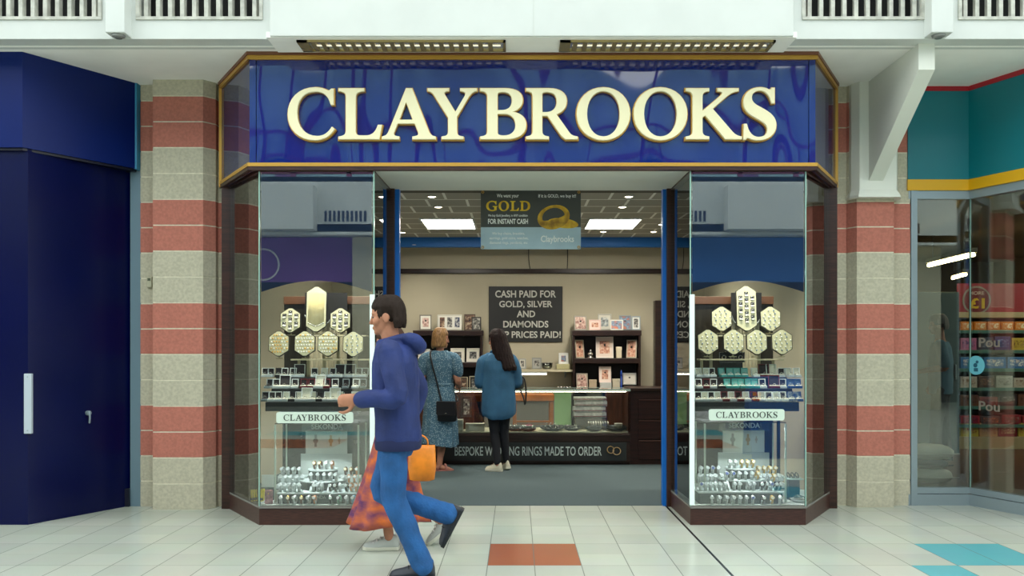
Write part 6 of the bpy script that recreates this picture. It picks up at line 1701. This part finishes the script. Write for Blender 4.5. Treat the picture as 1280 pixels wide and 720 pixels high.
fuse(j, 'top', M('top_navy', (40, 44, 92), 0.8), sh_, .007, 3, disp=(.007, 10))
k_ = MB(); rings = []
for i in range(15):
    u = i/14; z = .92-.74*u; ring = []
    for q in range(72):
        th = 2*PI*q/72; w = 1+.06*u*math.sin(11*th+3*u)
        rx, ry = (.135+.085*u)*w, (.105+.185*u**1.3)*w
        ring.append((rx*math.cos(th), .0+.03*u+ry*math.sin(th), z+.03*u*math.sin(2*th)))
    rings.append(ring)
k_.smooth = True; k_.loft(rings)
k_.build('skirt', M('skirt_orange', (206, 104, 40), 0.8, rgb2=(92, 44, 88), vscale=5.5, stretch=(1, 1, 2.2)), sh_, local=True)
shoe(sh_, an_l, 0, trainer_grey, sole_w, 0, .25, 'trainer', laces=M('lace_white', (220, 222, 218), 0.7)); shoe(sh_, an_r, 0, trainer_grey, sole_w, -38, .25, 'trainer', laces=M('lace_white', (220, 222, 218), 0.7))
sh_.rotation_euler = (0, 0, PI/2)
# bags carried between them
bx, by = pX(527, 5.75), 5.78
t = thing('carrier_bag', (bx, by, .50), 'orange carrier bag hanging between the walking man and the half hidden shopper', 'bag')
q = MB(); q.smooth = True
rings = []
for z, w, d in ((.50, .055, .02), (.51, .085, .035), (.60, .095, .045), (.72, .09, .03), (.745, .088, .012)):
    rings.append([(bx+w*math.cos(2*PI*i/20)*(abs(math.cos(2*PI*i/20))**4+abs(math.sin(2*PI*i/20))**4)**-.25, by+d*math.sin(2*PI*i/20)*(abs(math.cos(2*PI*i/20))**4+abs(math.sin(2*PI*i/20))**4)**-.25, z) for i in range(20)])
q.loft(rings); q.build('bag', M('bag_orange', (232, 134, 30), 0.5, var=0.12, vscale=10), t)
q = MB(); q.smooth = True; q.tube([(bx-.04, by, .74), (bx-.02, by, .80), (bx-.14, by+.06, .86), (bx+.02, by, .80), (bx+.04, by, .74)], .006, 8); q.build('handle', M('bag_orange', (232, 134, 30)), t)

# ---- woman in the patterned dress at the counter
g = 9.72
wd = thing('person', (pX(550, g), g, .004), 'blonde person in blue patterned midi dress at the counter, turned to the right', 'person')
skp = skin_mat('skin_pink', (188, 132, 108))
b = MB(); hc = (0.01, .015, 1.515)
P = head(b, hc, -72, -2, .93)
b.tube([(0, -.01, 1.32), (0, .0, 1.39), (.005, .008, 1.46)], [.062, .05, .05], 16, 4)
torso(b, [(.78, .165, .12, 0), (1.0, .14, .10, 0), (1.16, .155, .105, 0), (1.28, .16, .095, 0), (1.36, .09, .065, 0)])
an_l, an_r = (-.10, .03, .065), (-.005, -.02, .065)
leg(b, (-.085, 0, .80), (-.09, .02, .44), an_l, (.09, .056, .062, .037)); leg(b, (.085, 0, .80), (.04, .01, .44), an_r, (.09, .056, .062, .037))
wr_ = (.215, .20, .96); wl_ = (-.20, .15, .90)
arm(b, (.165, 0, 1.30), (.232, -.02, 1.04), wr_, (.052, .043, .038, .027)); arm(b, (-.165, 0, 1.30), (-.235, -.02, 1.04), wl_, (.052, .043, .038, .027))
hand(b, wr_, (-.2, 1, .0), (-1, 0, -.3), -1, 30, .92); hand(b, wl_, (.2, 1, -.1), (1, 0, -.3), 1, 30, .92)
for an, yw in ((an_l, -35), (an_r, -68)):
    R = Rz(yw); A = Vector(an)
    b.tube([A+R@Vector((0, -.045, -.03)), A+R@Vector((0, .0, -.02)), A+R@Vector((0, .07, -.035)), A+R@Vector((0, .125, -.045))], [.030, .038, .036, .026], 14, 4, flat=((0, 0, 1), .75))
    for k in range(5): b.tube([A+R@Vector((-.024+.012*k, .13, -.047)), A+R@Vector((-.028+.0135*k, .165-.008*abs(k-1), -.049))], [.010, .0085], 8, 2)
fuse(b, 'body', skp, wd, .0055, 3); eyes(P, wd, .93)
sand = M('sandal_pink', (176, 116, 106), 0.5)
for an, yw in ((an_l, -35), (an_r, -68)):
    T = Matrix.Translation(Vector(an)) @ Matrix.Rotation(math.radians(yw), 4, 'Z')
    q = MB(); q.loft([[(w*1.0*sx, y, z) for sx in (1, -1) for (y, w) in (((-.08, .022), (-.06, .034), (0, .038), (.08, .047), (.15, .044), (.185, .022)) if sx > 0 else ((.185, .022), (.15, .044), (.08, .047), (0, .038), (-.06, .034), (-.08, .022)))] for z in (-.065, -.052)]); q.xform(T); s_ = q.build('sandal', sand, wd, local=True)
    q = MB(); q.smooth = True; q.tube([(-.045, .09, -.055), (-.03, .08, -.005), (0, .075, .008), (.03, .08, -.005), (.045, .09, -.055)], .009, 8, 4, flat=((0, 1, 0), 1.6)); q.tube([(-.036, -.03, -.05), (-.036, .01, .005), (0, .035, .02), (.036, .01, .005), (.036, -.03, -.05)], .007, 8, 4); q.xform(T); q.build('strap', sand, s_, local=True)
hq = strands(hc, Rz(-72) @ Rx(-2), 46, 0, lambda d: .062 if d < 50 else (-.10 if d < 150 else -.115), .93, 52, .016, 5, droop=.35)
fuse(hq, 'hair', M('hair_blonde', (170, 130, 82), 0.5, rgb2=(112, 80, 48), vscale=40, stretch=(3, 3, .6)), wd, .006, 2, disp=(.003, 55))
def dress_mat():
    m = bpy.data.materials.new('dress_print'); m.use_nodes = True; nt = m.node_tree; bs = nt.nodes['Principled BSDF']
    tc = nt.nodes.new('ShaderNodeTexCoord'); v = nt.nodes.new('ShaderNodeTexVoronoi'); v.inputs['Scale'].default_value = 60
    nt.links.new(tc.outputs['Object'], v.inputs['Vector'])
    r = nt.nodes.new('ShaderNodeValToRGB'); e = r.color_ramp.elements
    e[0].position = .2; e[0].color = (*lin((150, 176, 184)), 1); e[1].position = .42; e[1].color = (*lin((70, 106, 128)), 1)
    nt.links.new(v.outputs['Distance'], r.inputs[0]); nt.links.new(r.outputs[0], bs.inputs['Base Color']); bs.inputs['Roughness'].default_value = .85
    return m
dm = dress_mat()
d_ = MB(); rings = []
prof = [(.30, .235, .195), (.42, .228, .188), (.55, .22, .178), (.7, .208, .168), (.82, .197, .158), (.92, .183, .145), (1.0, .168, .128), (1.08, .172, .128), (1.2, .19, .132), (1.29, .19, .12), (1.36, .13, .09), (1.385, .10, .075)]
for z, rx, ry in prof:
    ring = []; u = max(0, (1.0-z)/.7)
    for q in range(96):
        th = 2*PI*q/96; w = 1+.05*u*math.sin(15*th+1.5*math.sin(z*7))
        e = (abs(math.cos(th))**2.3+abs(math.sin(th))**2.3)**(-1/2.3)
        ring.append((rx*w*e*math.cos(th), ry*w*e*math.sin(th), z+.02*u*math.sin(th*2)))
    rings.append(ring)
d_.loft(rings)
for sx in (1, -1): d_.tube([(sx*.14, 0, 1.315), (sx*.20, -.005, 1.27), (sx*.225, -.01, 1.19), (sx*.235, -.012, 1.13)], [.062, .078, .080, .070], 18, 4)
fuse(d_, 'dress', dm, wd, .0065, 2, disp=(.006, 12))
q = MB(); q.smooth = True
for k in range(2): q.torus((0, 0, .985+.014*k), .166, .009, (0, 0, 1), 40, 6); 
for i, v in enumerate(q.v): q.v[i] = (v[0]*1.03, v[1]*.80, v[2])
q.build('waist_seam', dm, wd, local=True)
wd.rotation_euler = (0, 0, math.radians(-6)); wd.scale = (.90, .90, 1.0)
def W(p, root): 
    return tuple(Matrix.Rotation(root.rotation_euler[2], 3, 'Z') @ Vector((p[0]*root.scale[0], p[1]*root.scale[1], p[2])) + root.location)
t = thing('shoulder_bag', W((.13, -.20, .58), wd), 'black crossbody bag hanging at the hip of the patterned dress', 'bag', rz=math.radians(-14))
bk = M('leather_black', (18, 20, 26), 0.4)
q = MB(); q.smooth = True
rings = []
for z, w, d in ((0, .08, .02), (.012, .11, .035), (.10, .115, .04), (.20, .105, .032), (.225, .10, .016)):
    rings.append([(w*math.cos(2*PI*i/24)*(abs(math.cos(2*PI*i/24))**4+abs(math.sin(2*PI*i/24))**4)**-.25, d*math.sin(2*PI*i/24)*(abs(math.cos(2*PI*i/24))**4+abs(math.sin(2*PI*i/24))**4)**-.25, z) for i in range(24)])
q.loft(rings); q.build('body', bk, t, local=True)
q = MB(); q.prism([(-.112, .09), (-.10, .075), (.10, .075), (.112, .09), (.112, .225), (-.112, .225)], -.05, -.038, 'y'); q.box(-.112, .112, -.05, .02, .222, .232, .004); f_l = q.build('flap', bk, t, local=True)
q = MB(); q.smooth = True; q.ell((0, -.052, .095), .012, .005, .009, 10, 6); q.build('clasp', M('clasp_dark', (80, 78, 74), 0.3, metal=0.8), f_l, local=True)
q = MB(); q.smooth = True
Mi = Matrix.Rotation(-t.rotation_euler[2], 3, 'Z')
def TL(p): return tuple(Mi @ (Vector(W(p, wd))-t.location))
q.tube([TL(p) for p in ((.06, -.195, .80), (-.0, -.165, 1.0), (-.06, -.165, 1.2), (-.10, -.12, 1.33), (-.11, -.03, 1.385), (-.09, .10, 1.33), (-.02, .165, 1.15), (.12, .165, .95), (.225, .05, .82), (.22, -.12, .80))], .007, 8, 5, flat=((1, 0, 0), 1.5)); q.build('strap', bk, t, local=True)

# ---- woman in the loose denim shirt
g = 9.70
ws = thing('person', (pX(623, g), g, .004), 'dark haired person in loose blue denim shirt and black trousers at the counter', 'person')
b = MB(); hc = (-.02, .01, 1.495)
P = head(b, hc, 74, -2, .95)
b.tube([(0, -.01, 1.30), (0, .0, 1.37), (-.005, .005, 1.44)], [.062, .05, .05], 16, 4)
torso(b, [(.76, .16, .115, 0), (1.0, .145, .10, 0), (1.16, .155, .105, 0), (1.27, .16, .095, 0), (1.34, .09, .065, 0)])
an_l, an_r = (-.015, -.06, .088), (.11, .10, .088)
kl, kr = (-.05, .0, .44), (.075, .06, .44)
hl, hr = (-.085, 0, .80), (.085, 0, .80)
leg(b, hl, kl, an_l, (.085, .054, .056, .036)); leg(b, hr, kr, an_r, (.085, .054, .056, .036))
wl_ = (-.225, .22, 1.17); wr_ = (.19, .22, 1.0)
arm(b, (-.165, 0, 1.28), (-.238, .01, 1.03), wl_, (.05, .042, .037, .026)); arm(b, (.165, 0, 1.28), (.24, .0, 1.03), wr_, (.05, .042, .037, .026))
hand(b, wl_, (.05, .5, .8), (1, 0, 0), 1, 35, .92); hand(b, wr_, (-.3, 1, 0), (-.3, 0, -1), -1, 30, .92)
fuse(b, 'body', skp, ws, .0055, 3); eyes(P, ws, .93)
hq = strands(hc, Rz(74) @ Rx(-2), 56, 0, lambda d: .055 if d < 42 else (-.24 if d < 90 else -.36), .95, 50, .021, 9, droop=1.1, back=.25, base=.10)
fuse(hq, 'hair', M('hair_dark_brown', (38, 22, 20), 0.6, spec=0.2, rgb2=(22, 14, 14), vscale=40, stretch=(3, 3, .5)), ws, .006, 2, disp=(.004, 45))
t_ = MB(); torso(t_, [(.66, .11, .09, 0), (.72, .155, .115, 0), (.80, .168, .122, 0), (.92, .15, .11, 0)])
for h_, k_, n_ in ((hl, kl, an_l), (hr, kr, an_r)):
    h_, k_, n_ = Vector(h_), Vector(k_), Vector(n_)
    t_.tube([h_, (h_+k_)/2, k_, k_+(n_-k_)*.35, n_+Vector((0, 0, .02))], [.095, .083, .063, .06, .046], 18, 4)
fuse(t_, 'trousers', M('trousers_black', (20, 22, 30), 0.8, bump=0.15, bscale=60), ws, .0065, 2, disp=(.005, 14))
j = MB(); rings = []
for z, rx, ry in ((.60, .215, .165), (.64, .228, .178), (.75, .232, .178), (.9, .228, .17), (1.05, .218, .158), (1.17, .212, .15), (1.27, .205, .13), (1.335, .15, .10), (1.365, .10, .075)):
    ring = []
    for q in range(64):
        th = 2*PI*q/64; e = (abs(math.cos(th))**2.4+abs(math.sin(th))**2.4)**(-1/2.4)
        u = max(0, (1.1-z)/.5); w = 1+.03*u*math.sin(9*th+1)
        ring.append((rx*w*e*math.cos(th), ry*w*e*math.sin(th), z+(.05*u*(abs(math.cos(th))**3) if z < .8 else 0)))
    rings.append(ring)
j.loft(rings)
for sx in (1, -1): j.tube([(sx*.14, 0, 1.295), (sx*.205, 0, 1.24), (sx*.235, .0, 1.12), (sx*.25, .005, 1.02)], [.066, .078, .078, .072], 18, 4)
fuse(j, 'shirt', M('denim_shirt', (54, 104, 140), 0.85, var=0.10, vscale=5, bump=0.25, bscale=120), ws, .0065, 2, disp=(.009, 9))
q = MB(); q.smooth = True; q.torus((0, .0, 1.365), .098, .018, (0, .2, 1), 28, 8)
for i, v in enumerate(q.v): q.v[i] = (v[0], v[1]*.82, v[2])
q.build('collar', M('denim_shirt', (46, 110, 156)), ws, local=True)
lf = M('trainer_cream', (196, 192, 170), 0.6)
shoe(ws, an_l, 64, lf, sole_w, 0, .24, 'trainer', laces=M('lace_brown', (120, 96, 80), 0.7)); shoe(ws, an_r, 20, lf, sole_w, -14, .24, 'trainer', laces=M('lace_brown', (120, 96, 80)))
ws.rotation_euler = (0, 0, math.radians(4)); ws.scale = (.86, .9, 1.0)
t = thing('handbag', W((.275, .17, .93), ws), 'black handbag with looped strap on the arm of the denim shirt', 'bag', rz=math.radians(70))
q = MB(); q.smooth = True; rings = []
for z, w, d in ((0, .09, .03), (.015, .12, .045), (.09, .12, .05), (.15, .10, .03), (.165, .095, .014)):
    rings.append([(w*math.cos(2*PI*i/24)*(abs(math.cos(2*PI*i/24))**4+abs(math.sin(2*PI*i/24))**4)**-.25, d*math.sin(2*PI*i/24)*(abs(math.cos(2*PI*i/24))**4+abs(math.sin(2*PI*i/24))**4)**-.25, z) for i in range(24)])
q.loft(rings); q.build('body', bk, t, local=True)
q = MB(); q.smooth = True; q.tube([(-.06, -.01, .15), (-.05, -.02, .24), (0, -.02, .27), (.05, -.02, .22), (.07, -.01, .14)], .008, 8, 4); q.build('handle', bk, t, local=True)
q = MB(); q.smooth = True; q.tube([(-.09, -.04, .13), (-.08, -.10, .14), (-.09, -.13, .02), (-.09, -.13, -.10), (-.085, -.115, -.17), (-.08, -.10, -.10), (-.06, -.05, .0)], .009, 8, 4); q.build('strap', bk, t, local=True)

# ---- person inside the teal shop
g = 10.55
pe = thing('person', (pX(1176, g), g, .006), 'person in grey-blue tee and dark trousers standing inside the teal shop', 'person')
b = MB(); hc = (0, .03, 1.70)
P = head(b, hc, 10, -6, 1.0)
b.tube([(0, 0, 1.45), (0, .01, 1.54), (0, .02, 1.64)], [.07, .058, .056], 16, 4)
torso(b, [(.88, .16, .11, 0), (1.05, .15, .10, 0), (1.25, .17, .11, 0), (1.42, .18, .10, 0), (1.50, .10, .07, 0)])
an_l, an_r = (-.10, .06, .088), (.10, -.06, .088)
leg(b, (-.09, 0, .92), (-.10, .05, .50), an_l); leg(b, (.09, 0, .92), (.10, -.02, .50), an_r)
wl_ = (-.20, .24, 1.12); wr_ = (.22, .10, .95)
arm(b, (-.19, 0, 1.46), (-.26, -.06, 1.18), wl_); arm(b, (.19, 0, 1.46), (.25, -.05, 1.18), wr_)
hand(b, wl_, (.1, 1, .1), (1, 0, 0), 1, 35); hand(b, wr_, (0, .5, -1), (-1, 0, 0), -1, 35)
fuse(b, 'body', skin_mat('skin_dim', (158, 116, 96)), pe, .0065, 3); eyes(P, pe)
hq = strands(hc, Rz(10) @ Rx(-6), 34, 0, lambda d: .05 if d < 75 else (0 if d < 110 else -.06), 1.0, 75, .013, 13, jitter=.05)
fuse(hq, 'hair', M('hair_grey', (92, 90, 88), 0.6), pe, .006, 2, disp=(.003, 60))
j = MB(); torso(j, [(.84, .185, .135, 0), (1.0, .185, .14, 0), (1.25, .20, .14, 0), (1.42, .205, .12, 0), (1.49, .12, .09, .005)])
for s_, e_ in (((-.18, 0, 1.44), (-.26, -.06, 1.18)), ((.18, 0, 1.44), (.25, -.05, 1.18))):
    s_, e_ = Vector(s_), Vector(e_); j.tube([s_, (s_+e_)/2, s_+(e_-s_)*.85], [.08, .075, .07], 16, 4)
fuse(j, 'tee_shirt', M('tee_greyblue', (84, 122, 140), 0.85), pe, .008, 3, disp=(.008, 9))
t_ = MB(); torso(t_, [(.78, .12, .10, 0), (.86, .165, .122, 0), (.98, .16, .115, 0)])
for h_, k_, n_ in (((-.09, 0, .90), (-.10, .05, .50), an_l), ((.09, 0, .90), (.10, -.02, .50), an_r)):
    h_, k_, n_ = Vector(h_), Vector(k_), Vector(n_); t_.tube([h_, (h_+k_)/2, k_, (k_+n_)/2, n_], [.10, .09, .075, .07, .066], 16, 4)
fuse(t_, 'trousers', M('trousers_grey', (54, 62, 68), 0.85), pe, .008, 2, disp=(.006, 12))
shoe(pe, an_l, 0, shoe_black, sole_d); shoe(pe, an_r, 0, shoe_black, sole_d)
pe.rotation_euler = (0, 0, math.radians(62))
